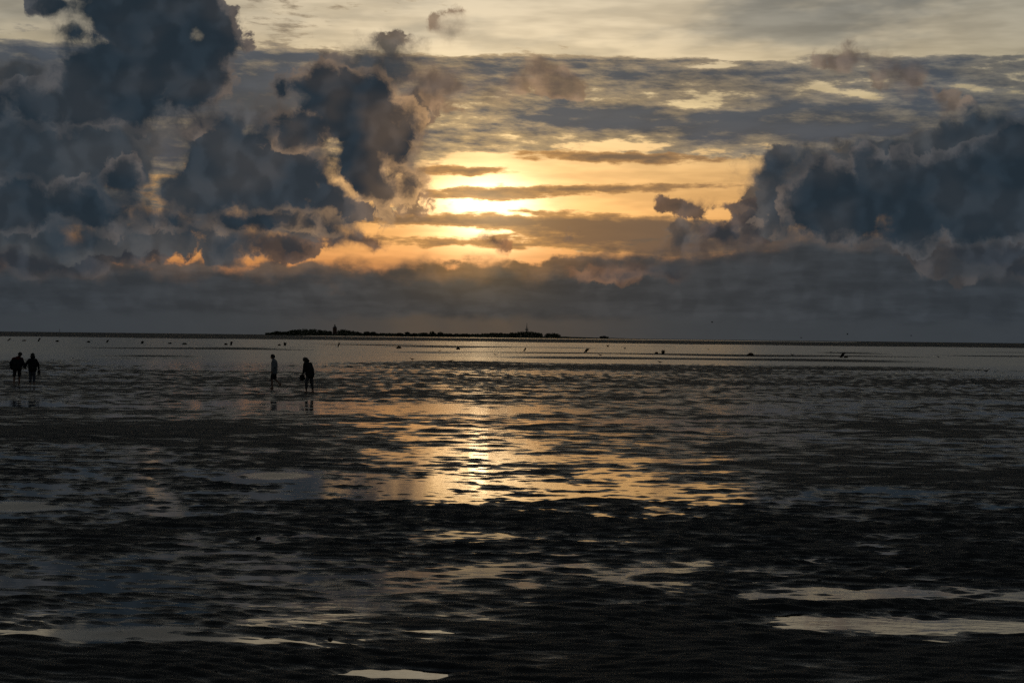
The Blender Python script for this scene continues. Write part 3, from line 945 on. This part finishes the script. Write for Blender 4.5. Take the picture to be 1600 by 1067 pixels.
BUNDLES = [
    (12.5, 532.5, 4.2, 3.6, 40, 'bundle', 'leftmost leaning brushwood bundle, above the couple holding hands'),
    (38, 532.8, 1.8, 6.0, 0, 'heap', 'flat strip of brushwood between the two leftmost bundles'),
    (60, 533.2, 5.4, 3.0, 24, 'bundle', 'upright brushwood bundle just right above the walking couple'),
    (89.5, 534, 2.9, 5.5, 0, 'heap', 'low brushwood heap with a tail, right of the couple'),
    (138.5, 535, 2.8, 5.0, 0, 'heap', 'low brushwood heap next left of a leaning bundle'),
    (166.5, 535.5, 5.0, 3.4, 26, 'bundle', 'leaning brushwood bundle between two low heaps, left side'),
    (222, 537, 4.6, 5.6, 12, 'bundle', 'squat brushwood bundle standing alone on the left'),
    (266, 537, 2.4, 6.0, 0, 'heap', 'thin low brushwood heap, left one of a near pair'),
    (288.5, 538.2, 3.0, 7.0, 0, 'heap', 'low rounded brushwood heap, right one of a near pair'),
    (353, 539, 3.6, 4.8, 0, 'heap', 'small brushwood heap at the foot of an upright bundle'),
    (361, 539.2, 6.4, 4.6, 8, 'bundle', 'upright brushwood bundle with a small heap on its left'),
    (436.5, 540, 2.8, 4.6, 0, 'heap', 'small round brushwood heap above the walker in grey'),
    (445, 540, 5.6, 5.4, 2, 'bundle', 'thick upright brushwood bundle above the walker in grey'),
    (528, 542.2, 7.6, 2.6, 18, 'bundle', 'slender curved brushwood bundle below the old tower'),
    (623.5, 544.4, 4.4, 7.6, 0, 'heap', 'solid rounded brushwood heap left of the sun glitter'),
    (716, 546, 4.6, 6.0, 0, 'heap', 'twiggy brushwood heap inside the far sun glitter'),
    (818.5, 548.6, 6.2, 2.6, 30, 'bundle', 'slender leaning brushwood bundle right of the far sun glitter'),
    (914.5, 550.2, 7.0, 6.2, 34, 'bundle', 'thick bundle of brushwood leaning well to the right'),
    (1026, 552.4, 2.6, 4.6, 0, 'heap', 'tiny brushwood heap left of a bushy bundle'),
    (1036, 553, 6.6, 6.4, 6, 'bundle', 'bushy upright brushwood bundle with a tiny heap on its left'),
    (1173, 556, 5.2, 10.0, 0, 'heap', 'widest rounded brushwood heap on the right'),
    (1314, 558.6, 8.6, 5.4, 30, 'bundle', 'rightmost and largest leaning brushwood bundle'),
    (1322, 558.8, 3.0, 5.0, 0, 'heap', 'small brushwood heap at the foot of the rightmost bundle'),
]
for i, b in enumerate(BUNDLES):
    bundle(*b, 300 + i)

def beacon():
    d = 5200.0
    t = empty('beacon_pole', (far_x(93, d), d, 0.0))
    tag(t, 'thin lattice beacon pole on the far left horizon', 'beacon')
    H = far_z(93, 513.8, d)
    v, f = [], []
    tapered(v, f, (0, 0, 0), (0, 0, H), 0.55, 0.35, 6)
    mesh_obj('pole', v, f, M_STEEL, t)
    v, f = [], []
    for k in range(8):
        a = k * 0.785
        tapered(v, f, (0, 0, H * 0.78), (math.cos(a) * 1.2, 0.2 * math.sin(a), H * 0.78 + math.sin(a) * 1.2), 0.14, 0.14, 4)
    mesh_obj('topmark', v, f, M_STEEL, t)
beacon()

# ------------------------------------------------------------------ birds
M_GULL = simple_mat('gull_plumage', (0.10, 0.10, 0.10), (0.22, 0.22, 0.21), 6.0, 0.8, 0.2)
M_GULLW = simple_mat('gull_wing', (0.05, 0.05, 0.055), (0.10, 0.10, 0.11), 6.0, 0.8, 0.2)
M_LEG = simple_mat('bird_leg', (0.10, 0.06, 0.03), (0.14, 0.09, 0.04), 20.0, 0.6, 0.3)

def loft(vs, fs, rings, n=8):
    b = len(vs)
    for (c, rx, rz) in rings:
        for k in range(n):
            a = 2 * math.pi * k / n
            vs.append((c[0] + math.cos(a) * rx, c[1], c[2] + math.sin(a) * rz))
    for i in range(len(rings) - 1):
        for k in range(n):
            fs.append((b + i * n + k, b + i * n + (k + 1) % n, b + (i + 1) * n + (k + 1) % n, b + (i + 1) * n + k))
    fs.append(tuple(b + k for k in range(n - 1, -1, -1)))
    fs.append(tuple(b + (len(rings) - 1) * n + k for k in range(n)))

GULL_RINGS = [((0, -0.27, 0.01), .010, .008), ((0, -0.20, 0.01), .040, .014), ((0, -0.10, 0.0), .055, .045), ((0, 0.02, -0.005), .068, .066), ((0, 0.12, 0.01), .052, .055), ((0, 0.17, 0.04), .036, .038),
              ((0, 0.21, 0.055), .037, .036), ((0, 0.25, 0.05), .024, .024), ((0, 0.27, 0.047), .010, .010), ((0, 0.31, 0.040), .003, .005)]

def gull_fly(px, py, d, rz, flap, label):
    v = pix_dir(px, py)
    k = d / v.y
    t = empty('gull', (v.x * k, d, CAM_H + v.z * k), rz)
    tag(t, label, 'bird', 'gulls over the flat')
    vs, fs = [], []
    loft(vs, fs, GULL_RINGS)
    mesh_obj('body', vs, fs, M_GULL, t, True)
    for s in (-1, 1):
        vs, fs = [], []
        z1, z2 = 0.34 * math.sin(flap), 0.34 * math.sin(flap) + 0.40 * math.sin(flap - 0.5)
        sec = [(0.04, 0.11, -0.08, 0.03), (0.34 * math.cos(flap), 0.16, -0.03, 0.03 + z1), (0.34 * math.cos(flap) + 0.40 * math.cos(flap - 0.5), -0.04, -0.10, 0.03 + z2)]
        for (x, y1, y0, z) in sec:
            for (yy, dz) in ((y1, 0.0), ((y1 + y0) / 2, 0.012), (y0, 0.0), ((y1 + y0) / 2, -0.006)):
                vs.append((s * x, yy, z + dz))
        for i in range(2):
            for q in range(4):
                fs.append((i * 4 + q, i * 4 + (q + 1) % 4, i * 4 + 4 + (q + 1) % 4, i * 4 + 4 + q))
        fs += [(0, 1, 2, 3), (11, 10, 9, 8)]
        mesh_obj('wing', vs, fs, M_GULLW, t)

def wader(px, py, rz, label, scale=1.0):
    g = ground_at(px, py)
    z = max(height_at(g.x, g.y), 0.0)
    t = empty('wading_bird', (g.x, g.y, z), rz)
    t.scale = (scale,) * 3
    tag(t, label, 'bird', 'birds standing on the flat')
    vs, fs = [], []
    loft(vs, fs, [((c[0], c[1], c[2] + 0.24 + max(0, c[1] - 0.08) * 0.45), a, b) for c, a, b in GULL_RINGS])
    mesh_obj('body', vs, fs, M_GULL, t, True)
    for s in (-1, 1):
        vs, fs = [], []
        loft(vs, fs, [((s * 0.062, -0.30, 0.25), .004, .008), ((s * 0.066, -0.15, 0.26), .010, .030), ((s * 0.070, 0.05, 0.27), .010, .040), ((s * 0.05, 0.12, 0.27), .006, .020)], 6)
        mesh_obj('wing', vs, fs, M_GULLW, t)
        vs, fs = [], []
        tapered(vs, fs, (s * 0.025, 0.0, -0.02), (s * 0.025, -0.015, 0.11), 0.007, 0.007, 5)
        tapered(vs, fs, (s * 0.025, -0.015, 0.11), (s * 0.03, 0.02, 0.20), 0.007, 0.011, 5)
        tapered(vs, fs, (s * 0.025, -0.01, 0.004), (s * 0.03, 0.06, 0.002), 0.008, 0.004, 4)
        mesh_obj('leg', vs, fs, M_LEG, t)

gull_fly(1113, 503.8, 420, R(70), 0.55, 'highest flying gull, right of the mound')
gull_fly(1252, 528.0, 520, R(100), 0.35, 'gull flying close over the horizon water, nearer the island')
gull_fly(1324, 522.5, 460, R(250), 0.6, 'gull flying just above the rightmost brushwood bundle')
gull_fly(1424, 524.5, 480, R(80), 0.4, 'rightmost flying gull over the dark bank')
gull_fly(950, 541.5, 330, R(60), 0.7, 'gull skimming low right of the thick leaning bundle')
gull_fly(976, 545.0, 420, R(300), 0.8, 'small gull low over the water, second right of the thick leaning bundle')
for px, py, rz, sc_, lab in [(644, 564.5, 80, 1.0, 'bird standing on a dark streak below the rounded heap'), (704, 567.5, 260, 1.0, 'bird standing at the left edge of the far glitter'),
                             (774, 556.5, 100, 1.0, 'bird standing right of the far sun glitter'), (687, 550.5, 270, 1.1, 'bird standing just left of the twiggy heap in the glitter'),
                             (938, 558.0, 90, 1.2, 'bird standing below the thick leaning bundle'), (1031, 569.0, 80, 1.0, 'bird standing below the bushy upright bundle'),
                             (1107, 547.6, 70, 1.2, 'bird standing between the bushy bundle and the widest heap'), (1238, 557.0, 100, 1.2, 'bird standing between the widest heap and rightmost bundle'),
                             (1298, 552.0, 270, 1.2, 'bird standing left above the rightmost bundle'), (1466, 559.8, 90, 1.1, 'bird standing far right of the rightmost bundle'),
                             (1541, 584.0, 265, 1.1, 'nearest standing bird, at the right edge of the flat')]:
    wader(px, py, R(rz), lab, sc_)

# ------------------------------------------------------------------ people
M_SKIN = simple_mat('skin', (0.20, 0.12, 0.085), (0.26, 0.155, 0.11), 20.0, 0.55, 0.35)
M_HAIRD = simple_mat('dark_hair', (0.010, 0.008, 0.007), (0.022, 0.017, 0.014), 60.0, 0.6, 0.3)
M_BLACK = simple_mat('black_jacket', (0.010, 0.011, 0.013), (0.020, 0.021, 0.023), 30.0, 0.85, 0.2, 0.3)
M_RED = simple_mat('dark_red_cloth', (0.060, 0.008, 0.008), (0.095, 0.014, 0.012), 30.0, 0.85, 0.2, 0.3)
M_GREY = simple_mat('grey_jacket', (0.14, 0.15, 0.16), (0.20, 0.21, 0.22), 30.0, 0.85, 0.2, 0.3)
M_JEAN = simple_mat('blue_grey_jeans', (0.050, 0.058, 0.078), (0.085, 0.095, 0.12), 40.0, 0.9, 0.15, 0.3)
M_TROU = simple_mat('dark_trousers', (0.022, 0.022, 0.024), (0.040, 0.040, 0.042), 40.0, 0.9, 0.15, 0.3)
M_GTROU = simple_mat('grey_trousers', (0.055, 0.057, 0.060), (0.085, 0.088, 0.090), 40.0, 0.9, 0.15, 0.3)
M_SHOE = simple_mat('dark_shoe', (0.012, 0.012, 0.013), (0.03, 0.03, 0.03), 30.0, 0.6, 0.4)

def capsule(bm, p0, p1, r0, r1, squash=None):
    """tapered capsule as a convex hull; squash = (axis vector, factor)"""
    p0, p1 = Vector(p0), Vector(p1)
    tmp = bmesh.new()
    for p, r_ in ((p0, r0), (p1, r1)):
        res = bmesh.ops.create_icosphere(tmp, subdivisions=2, radius=r_)
        for v in res['verts']:
            v.co += p
    res = bmesh.ops.convex_hull(tmp, input=tmp.verts)
    bmesh.ops.delete(tmp, geom=list({g for g in res['geom_interior'] + res['geom_unused'] if isinstance(g, bmesh.types.BMVert)}), context='VERTS')
    if squash:
        ax, k = Vector(squash[0]).normalized(), squash[1]
        c = (p0 + p1) / 2
        for v in tmp.verts:
            q = v.co - c
            v.co -= ax * (q.dot(ax) * (1 - k))
    me = bpy.data.meshes.new('tmp')
    tmp.to_mesh(me); tmp.free()
    bm.from_mesh(me)
    bpy.data.meshes.remove(me)

def fused(name, caps, mat, parent, voxel=0.014, smooth=2):
    bm = bmesh.new()
    for c in caps:
        capsule(bm, *c)
    me = bpy.data.meshes.new(name)
    bm.to_mesh(me); bm.free()
    me.materials.append(mat)
    o = link(bpy.data.objects.new(name, me), parent)
    md = o.modifiers.new('fuse', 'REMESH')
    md.mode = 'VOXEL'
    md.voxel_size = voxel
    md.use_smooth_shade = True
    if smooth:
        ms = o.modifiers.new('soften', 'SMOOTH')
        ms.iterations = smooth
        ms.factor = 0.5
    return o

def hand_caps(wrist, direction, side, curl=0.5):
    """palm, four fingers and thumb; direction = hand axis, side = direction of the thumb"""
    w, d = Vector(wrist), Vector(direction).normalized()
    s = (Vector(side) - d * Vector(side).dot(d)).normalized()
    n = d.cross(s)
    caps = [(w, w + d * 0.03, 0.026, 0.030), (w + d * 0.03 + s * 0.022, w + d * 0.088 + s * 0.028, 0.018, 0.015), (w + d * 0.03 - s * 0.02, w + d * 0.082 - s * 0.027, 0.018, 0.014), (w + d * 0.03, w + d * 0.09, 0.022, 0.016)]
    for k, ln in enumerate((0.070, 0.078, 0.072, 0.056)):
        b = w + d * (0.092 - 0.004 * k) + s * (0.030 - 0.020 * k)
        m = b + (d * math.cos(curl * 0.6) + n * math.sin(curl * 0.6)) * ln * 0.52
        e = m + (d * math.cos(curl * 1.5) + n * math.sin(curl * 1.5)) * ln * 0.48
        caps += [(b, m, 0.0098, 0.0088), (m, e, 0.0088, 0.0072)]
    tb = w + d * 0.032 + s * 0.034
    tm = tb + (d * 0.7 + s * 0.55 + n * 0.25).normalized() * 0.036
    caps += [(tb, tm, 0.014, 0.0105), (tm, tm + (d * 0.9 + s * 0.1 + n * 0.4).normalized() * 0.03, 0.0105, 0.0085)]
    return caps

def head_caps(c, face, up):
    """skull, jaw, nose, brow, lips, ears around centre c"""
    c, f, u = Vector(c), Vector(face).normalized(), Vector(up)
    u = (u - f * u.dot(f)).normalized()
    r_ = f.cross(u)
    P = lambda a, b, g: c + f * a + r_ * b + u * g
    caps = [(P(-0.02, 0, 0.025), P(0.018, 0, 0.03), 0.088, 0.080), (P(0.03, 0, -0.03), P(0.05, 0, -0.085), 0.064, 0.036), (P(-0.03, 0, -0.03), P(0.0, 0, -0.02), 0.07, 0.07),
            (P(0.088, 0, 0.022), P(0.106, 0, -0.018), 0.010, 0.015), (P(0.080, -0.034, 0.034), P(0.080, 0.034, 0.034), 0.013, 0.013),
            (P(0.083, -0.018, -0.050), P(0.083, 0.018, -0.050), 0.009, 0.009), (P(0.080, -0.015, -0.062), P(0.080, 0.015, -0.062), 0.010, 0.010)]
    for s in (-1, 1):
        caps.append((P(-0.008, s * 0.086, 0.020), P(-0.004, s * 0.084, -0.020), 0.018, 0.013))
        caps.append((P(0.070, s * 0.032, 0.012), P(0.072, s * 0.032, 0.012), 0.015, 0.015))
        caps.append((P(0.055, s * 0.045, -0.022), P(0.055, s * 0.040, -0.035), 0.026, 0.024))
    return caps, P

def foot_caps(ankle, fwd, pitch=0.0):
    a = Vector(ankle)
    f = Vector(fwd).normalized()
    f = (f * math.cos(pitch) + Vector((0, 0, -1)) * math.sin(pitch)).normalized()
    dn = Vector((0, 0, -1))
    dn = (dn - f * dn.dot(f)).normalized()
    s = f.cross(dn)
    caps = [(a, a - f * 0.035 + dn * 0.045, 0.038, 0.034), (a + dn * 0.02, a + f * 0.12 + dn * 0.052, 0.036, 0.026), (a - f * 0.03 + dn * 0.052, a + f * 0.12 + dn * 0.060, 0.026, 0.020)]
    for k in range(5):
        q = -0.032 + k * 0.016
        b = a + f * (0.125 - abs(q) * 0.3) + dn * 0.062 + s * q
        caps.append((b, b + f * (0.045 - 0.004 * k), 0.012, 0.0095))
    return caps

def person(loc, rz, label, J, hair, top, legs_m, group, hem=0.0, shorts=None, yoke=None, hood=False, bulk=1.0):
    """J: joint positions in the figure's frame (x right, y forward, z up)"""
    root = empty('person', loc, rz)
    tag(root, label, 'person', group)
    V = {k: Vector(v) for k, v in J.items() if not k.startswith('pt')}
    fwd = Vector((0, 1, 0))
    skin, coat, trou = [], [], []
    # head and neck
    hc, P = head_caps(V['head'], V['face'], V['head'] - V['neck'])
    skin += hc
    skin.append((V['neck'], V['head'] - (V['head'] - V['neck']).normalized() * 0.05, 0.056, 0.052))
    # trunk (continuous under the clothes)
    chest, waist, pelvis = V['chest'], V['waist'], V['pelvis']
    for s in (-1, 1):
        skin.append((pelvis + Vector((s * 0.07, 0, 0)), waist + Vector((s * 0.05, 0, 0)), 0.105, 0.10))
        skin.append((waist + Vector((s * 0.05, 0, 0)), chest + Vector((s * 0.065, 0, 0)), 0.10, 0.115))
    skin.append((chest, V['neck'], 0.10, 0.055))
    for L in ('l', 'r'):
        sh, eb, wr, hd = V['sh' + L], V['el' + L], V['wr' + L], V['hd' + L]
        skin += [(chest + (sh - chest) * 0.3, sh, 0.085, 0.056), (sh, eb, 0.050, 0.040), (eb, wr, 0.040, 0.027)]
        skin += hand_caps(wr, hd - wr, V.get('th' + L, fwd), 0.7)
        hp, kn, an = V['hp' + L], V['kn' + L], V['an' + L]
        skin += [(pelvis + (hp - pelvis) * 0.5, hp, 0.10, 0.090), (hp, kn, 0.082, 0.055), (kn, kn + (an - kn) * 0.35, 0.052, 0.054), (kn + (an - kn) * 0.35, an, 0.054, 0.036)]
        skin += foot_caps(an, fwd, J.get('pt' + L, 0.0))
        # sleeves
        coat += [(chest + (sh - chest) * 0.25, sh, 0.105, 0.078), (sh, eb, 0.074, 0.062), (eb, eb + (wr - eb) * 0.93, 0.062, 0.048)]
        # trouser legs
        end = shorts if shorts else 0.80
        if end <= 0.5:
            k_ = end / 0.5
            trou += [(pelvis + (hp - pelvis) * 0.6, hp, 0.118, 0.108), (hp, hp + (kn - hp) * k_, 0.104, 0.086)]
        else:
            k_ = (end - 0.5) / 0.5
            trou += [(pelvis + (hp - pelvis) * 0.6, hp, 0.118, 0.106), (hp, kn, 0.100, 0.076), (kn, kn + (an - kn) * k_, 0.076, 0.066)]
    # jacket body, slightly loose, with a hem
    for s in (-1, 1):
        coat.append((waist + Vector((s * 0.07, 0, 0)), chest + Vector((s * 0.075, 0, 0.0)), 0.135, 0.135))
        coat.append((pelvis + Vector((s * 0.085, 0, hem)), waist + Vector((s * 0.07, 0, 0)), 0.130, 0.132))
    coat.append((chest, V['neck'] - (V['neck'] - chest) * 0.1, 0.13, 0.075))
    trou.append((pelvis + Vector((-0.05, 0, 0.02)), pelvis + Vector((0.05, 0, 0.02)), 0.118, 0.118))
    fused('body', skin, M_SKIN, root, 0.0085, 1)
    fused('trousers', trou, legs_m, root, 0.016)
    coat = [(c[0], c[1], c[2] * bulk, c[3] * bulk) for c in coat]
    jk = fused('jacket', coat, top, root, 0.016)
    fused('collar', [(V['neck'] + Vector((s * 0.045, q, -0.02)), V['neck'] + Vector((s * 0.045, q, 0.035)), 0.034, 0.026) for s in (-1, 1) for q in (-0.04, 0.0, 0.03)], top, jk, 0.012)
    if yoke:
        y = []
        for L in ('l', 'r'):
            y.append((chest + Vector((0, -0.02, 0.06)), V['sh' + L] + Vector((0, -0.005, 0.022)), 0.100 * bulk, 0.074 * bulk))
        y.append((chest + Vector((0, -0.03, 0.07)), V['neck'] + Vector((0, -0.01, -0.03)), 0.118 * bulk, 0.08))
        fused('shoulder_yoke', y, yoke, jk, 0.014)
    # hair
    hcaps = [(P(-0.03, 0, 0.035), P(0.005, 0, 0.052), 0.098, 0.086), (P(-0.05, 0, -0.01), P(-0.05, 0, 0.02), 0.078, 0.088), (P(0.035, 0, 0.085), P(-0.02, 0, 0.075), 0.048, 0.07)]
    for s in (-1, 1):
        hcaps.append((P(-0.03, s * 0.06, -0.01), P(-0.01, s * 0.058, 0.04), 0.04, 0.05))
    if hair == 'long':
        hcaps += [(P(-0.07, 0, -0.02), P(-0.085, 0, -0.15), 0.085, 0.07), (P(-0.04, 0.065, 0.0), P(-0.05, 0.075, -0.13), 0.05, 0.04), (P(-0.04, -0.065, 0.0), P(-0.05, -0.075, -0.13), 0.05, 0.04)]
    fused('hair', hcaps, M_HAIRD, root, 0.012)
    if hood:
        fused('hood', [(P(-0.06, 0, -0.10), P(-0.09, 0, -0.13), 0.095, 0.085), (P(-0.05, 0.06, -0.11), P(-0.05, -0.06, -0.11), 0.075, 0.075)], top, jk, 0.013)
    return root, V

def stand(px, py):
    g = ground_at(px, py)
    z = max(height_at(g.x, g.y), -0.03)
    return Vector((g.x, g.y, z))

def shoes(loc, rz, label, hang):
    """pair of shoes carried by the heel loops, hanging down from the fingers"""
    t = empty('pair_of_shoes', loc, rz)
    tag(t, label, 'shoes')
    for s in (-1, 1):
        caps = [((s * 0.035, 0, 0.0), (s * 0.04, 0.02, -0.07), 0.036, 0.040), ((s * 0.04, 0.02, -0.07), (s * 0.042, 0.03, -0.21), 0.042, 0.036), ((s * 0.04, 0.045, -0.03), (s * 0.044, 0.055, -0.22), 0.022, 0.020)]
        sh = fused('shoe', caps, M_SHOE, t, 0.010)
    return t

# couple on the left, seen from behind, walking away hand in hand
pa = stand(26.5, 602.5)
pb = stand(50.5, 602.5)
az_l = -math.atan2(pa.x, pa.y)
person(pa, az_l, 'stooping person in black jacket with dark red shoulders, left of the hand-holding couple',
       dict(head=(0.13, 0.16, 1.52), face=(0.1, 0.80, -0.60), neck=(0.09, 0.07, 1.42), chest=(0.03, 0.03, 1.25), waist=(0, -0.02, 1.06), pelvis=(0, -0.03, 0.90),
            shl=(-0.185, 0.02, 1.28), ell=(-0.315, -0.02, 1.08), wrl=(-0.27, 0.10, 0.88), hdl=(-0.26, 0.15, 0.80), thl=(1, 1, 0),
            shr=(0.215, 0.04, 1.28), elr=(0.31, 0.0, 1.05), wrr=(0.39, 0.03, 0.86), hdr=(0.43, 0.04, 0.80), thr=(0, 1, 0),
            hpl=(-0.10, -0.03, 0.86), knl=(-0.13, 0.03, 0.47), anl=(-0.145, -0.01, 0.085), hpr=(0.10, -0.03, 0.86), knr=(0.115, 0.07, 0.48), anr=(0.10, 0.14, 0.085)),
       'short', M_BLACK, M_TROU, 'people walking on the flat', hem=-0.06, shorts=0.5, yoke=M_RED, bulk=1.22)
person(pb, az_l, 'person in black jacket and pale rolled jeans, right of the hand-holding couple',
       dict(head=(0.0, 0.10, 1.49), face=(-0.1, 0.84, -0.52), neck=(0, 0.05, 1.38), chest=(0, 0.02, 1.22), waist=(0, -0.01, 1.04), pelvis=(0, -0.02, 0.88),
            shl=(-0.165, 0.02, 1.265), ell=(-0.31, 0.02, 1.08), wrl=(-0.385, 0.03, 0.88), hdl=(-0.42, 0.04, 0.82), thl=(0, 1, 0),
            shr=(0.165, 0.02, 1.265), elr=(0.275, -0.01, 1.05), wrr=(0.305, 0.06, 0.84), hdr=(0.31, 0.08, 0.76), thr=(-0.2, 1, 0),
            hpl=(-0.09, -0.02, 0.84), knl=(-0.095, 0.05, 0.46), anl=(-0.10, 0.03, 0.085), hpr=(0.09, -0.02, 0.84), knr=(0.085, 0.02, 0.46), anr=(0.08, -0.05, 0.09)),
       'short', M_BLACK, M_JEAN, 'people walking on the flat', hem=-0.09, shorts=0.84, hood=True, bulk=1.05)
mb = Matrix.Translation(pb) @ Matrix.Rotation(az_l, 4, 'Z')
shoes(mb @ Vector((0.315, 0.115, 0.735)), az_l, 'dark shoes dangling from the hand of the person in pale jeans', 0.2)

# walker in grey, striding to the left
pc = stand(427.5, 607.0)
person(pc, R(82), 'walker in a grey jacket striding to the left with one heel raised',
       dict(head=(0, 0.07, 1.60), face=(0, 0.96, -0.26), neck=(0, 0.02, 1.47), chest=(0, -0.02, 1.29), waist=(0, -0.03, 1.10), pelvis=(0, -0.02, 0.93),
            shl=(-0.19, -0.02, 1.38), ell=(-0.24, -0.09, 1.12), wrl=(-0.22, 0.02, 0.90), hdl=(-0.21, 0.05, 0.82), thl=(0.2, 1, 0),
            shr=(0.19, -0.02, 1.38), elr=(0.24, -0.05, 1.12), wrr=(0.20, 0.10, 0.92), hdr=(0.18, 0.15, 0.85), thr=(-0.2, 1, 0),
            hpl=(-0.09, -0.01, 0.88), knl=(-0.09, 0.08, 0.48), anl=(-0.085, 0.04, 0.085), hpr=(0.09, -0.02, 0.88), knr=(0.085, -0.05, 0.49), anr=(0.08, -0.30, 0.26), ptr=0.9),
       'short', M_GREY, M_TROU, 'people walking on the flat', hem=-0.10, shorts=0.42, bulk=1.10)

# stooping walker with a bag
pd_ = stand(482.5, 615.5)
person(pd_, R(58), 'stooping person in black jacket and grey trousers carrying a dark bag',
       dict(head=(0.0, 0.23, 1.50), face=(0, 0.66, -0.75), neck=(0, 0.14, 1.41), chest=(0, 0.05, 1.25), waist=(0, -0.04, 1.07), pelvis=(0, -0.06, 0.91),
            shl=(-0.20, 0.08, 1.32), ell=(-0.23, 0.10, 1.05), wrl=(-0.17, 0.20, 0.92), hdl=(-0.13, 0.27, 0.87), thl=(1, 0.3, 0.3),
            shr=(0.20, 0.08, 1.32), elr=(0.25, 0.06, 1.05), wrr=(0.14, 0.20, 0.90), hdr=(0.08, 0.26, 0.85), thr=(-1, 0.3, 0.3),
            hpl=(-0.10, -0.05, 0.86), knl=(-0.16, 0.02, 0.47), anl=(-0.19, 0.0, 0.085), hpr=(0.10, -0.05, 0.86), knr=(0.13, -0.06, 0.47), anr=(0.17, -0.10, 0.085)),
       'long', M_BLACK, M_GTROU, 'people walking on the flat', hem=-0.10, shorts=0.80, bulk=1.16)
md = Matrix.Translation(pd_) @ Matrix.Rotation(R(58), 4, 'Z')
def bag():
    t = empty('cloth_bag', md @ Vector((-0.09, 0.32, 0.87)), R(58))
    tag(t, 'dark slouchy bag held in front by the stooping person', 'bag')
    fused('pouch', [((-0.08, 0, -0.20), (0.08, 0, -0.20), 0.085, 0.085), ((-0.07, 0, -0.10), (0.07, 0, -0.10), 0.080, 0.080), ((0, 0.02, -0.06), (0, 0, -0.22), 0.06, 0.10)], M_BLACK, t, 0.013)
    caps = []
    for k in range(8):
        a0, a1 = math.pi * k / 8, math.pi * (k + 1) / 8
        caps.append(((math.cos(a0) * 0.09, -0.03, -0.06 + math.sin(a0) * 0.085), (math.cos(a1) * 0.09, -0.03, -0.06 + math.sin(a1) * 0.085), 0.011, 0.011))
    fused('strap', caps, M_SHOE, t, 0.006, 0)
bag()

# ------------------------------------------------------------------ clods of mud and shells on the near flat
M_CLOD = simple_mat('mud_clod', (0.012, 0.012, 0.010), (0.028, 0.026, 0.022), 12.0, 0.75, 0.25, 0.4)
def clod(px, py, w_px, label, seed):
    r = random.Random(seed)
    g = ground_at(px, py)
    w = w_px * g.y / FPX * 0.5
    bm = bmesh.new()
    bmesh.ops.create_icosphere(bm, subdivisions=3, radius=1.0)
    ph = [r.uniform(0, 6) for _ in range(6)]
    for v in bm.verts:
        p = v.co.copy()
        k = 1 + 0.20 * math.sin(p.x * 3 + ph[0]) * math.sin(p.y * 3.3 + ph[1]) + 0.13 * math.sin(p.z * 6 + ph[2]) * math.sin(p.x * 7 + ph[3]) + 0.06 * math.sin(p.y * 13 + ph[4]) * math.sin(p.x * 12 + ph[5])
        v.co = Vector((p.x * w * k, p.y * w * k * 0.9, max(p.z, -0.45) * w * 0.62 * k))
    me = bpy.data.meshes.new('mud_clod')
    bm.to_mesh(me); bm.free()
    me.materials.append(M_CLOD)
    me.polygons.foreach_set('use_smooth', [True] * len(me.polygons))
    o = link(bpy.data.objects.new('mud_clod', me))
    o.location = (g.x, g.y, height_at(g.x, g.y) + w * 0.12)
    tag(o, label, 'mud clod', 'clods on the near flat')
for i, (px, py, w, lab) in enumerate([(1355, 1015, 9, 'larger dark mud clod below the long right-hand pools'), (1309, 1019, 6, 'small mud clod left of a larger one below the right-hand pools'),
        (1280, 910, 9, 'dark mud clod at the upper edge of the right-hand pools'), (730, 1003, 9, 'dark mud clod right of the centre, in front of the wet slivers'), (337, 1052, 5, 'tiny mud clod near the bottom left'),
        (516, 999, 7, 'small mud clod at the tip of the left pool'), (556, 827, 5, 'mud clod on the dark belt left of centre'), (983, 832, 5, 'mud clod on the dark belt right of centre'),
        (404, 841, 7, 'flat mud clod beside the narrow pool left of centre'), (1558, 867, 7, 'mud clod at the far right of the dark belt')]):
    clod(px, py, w, lab, 700 + i)
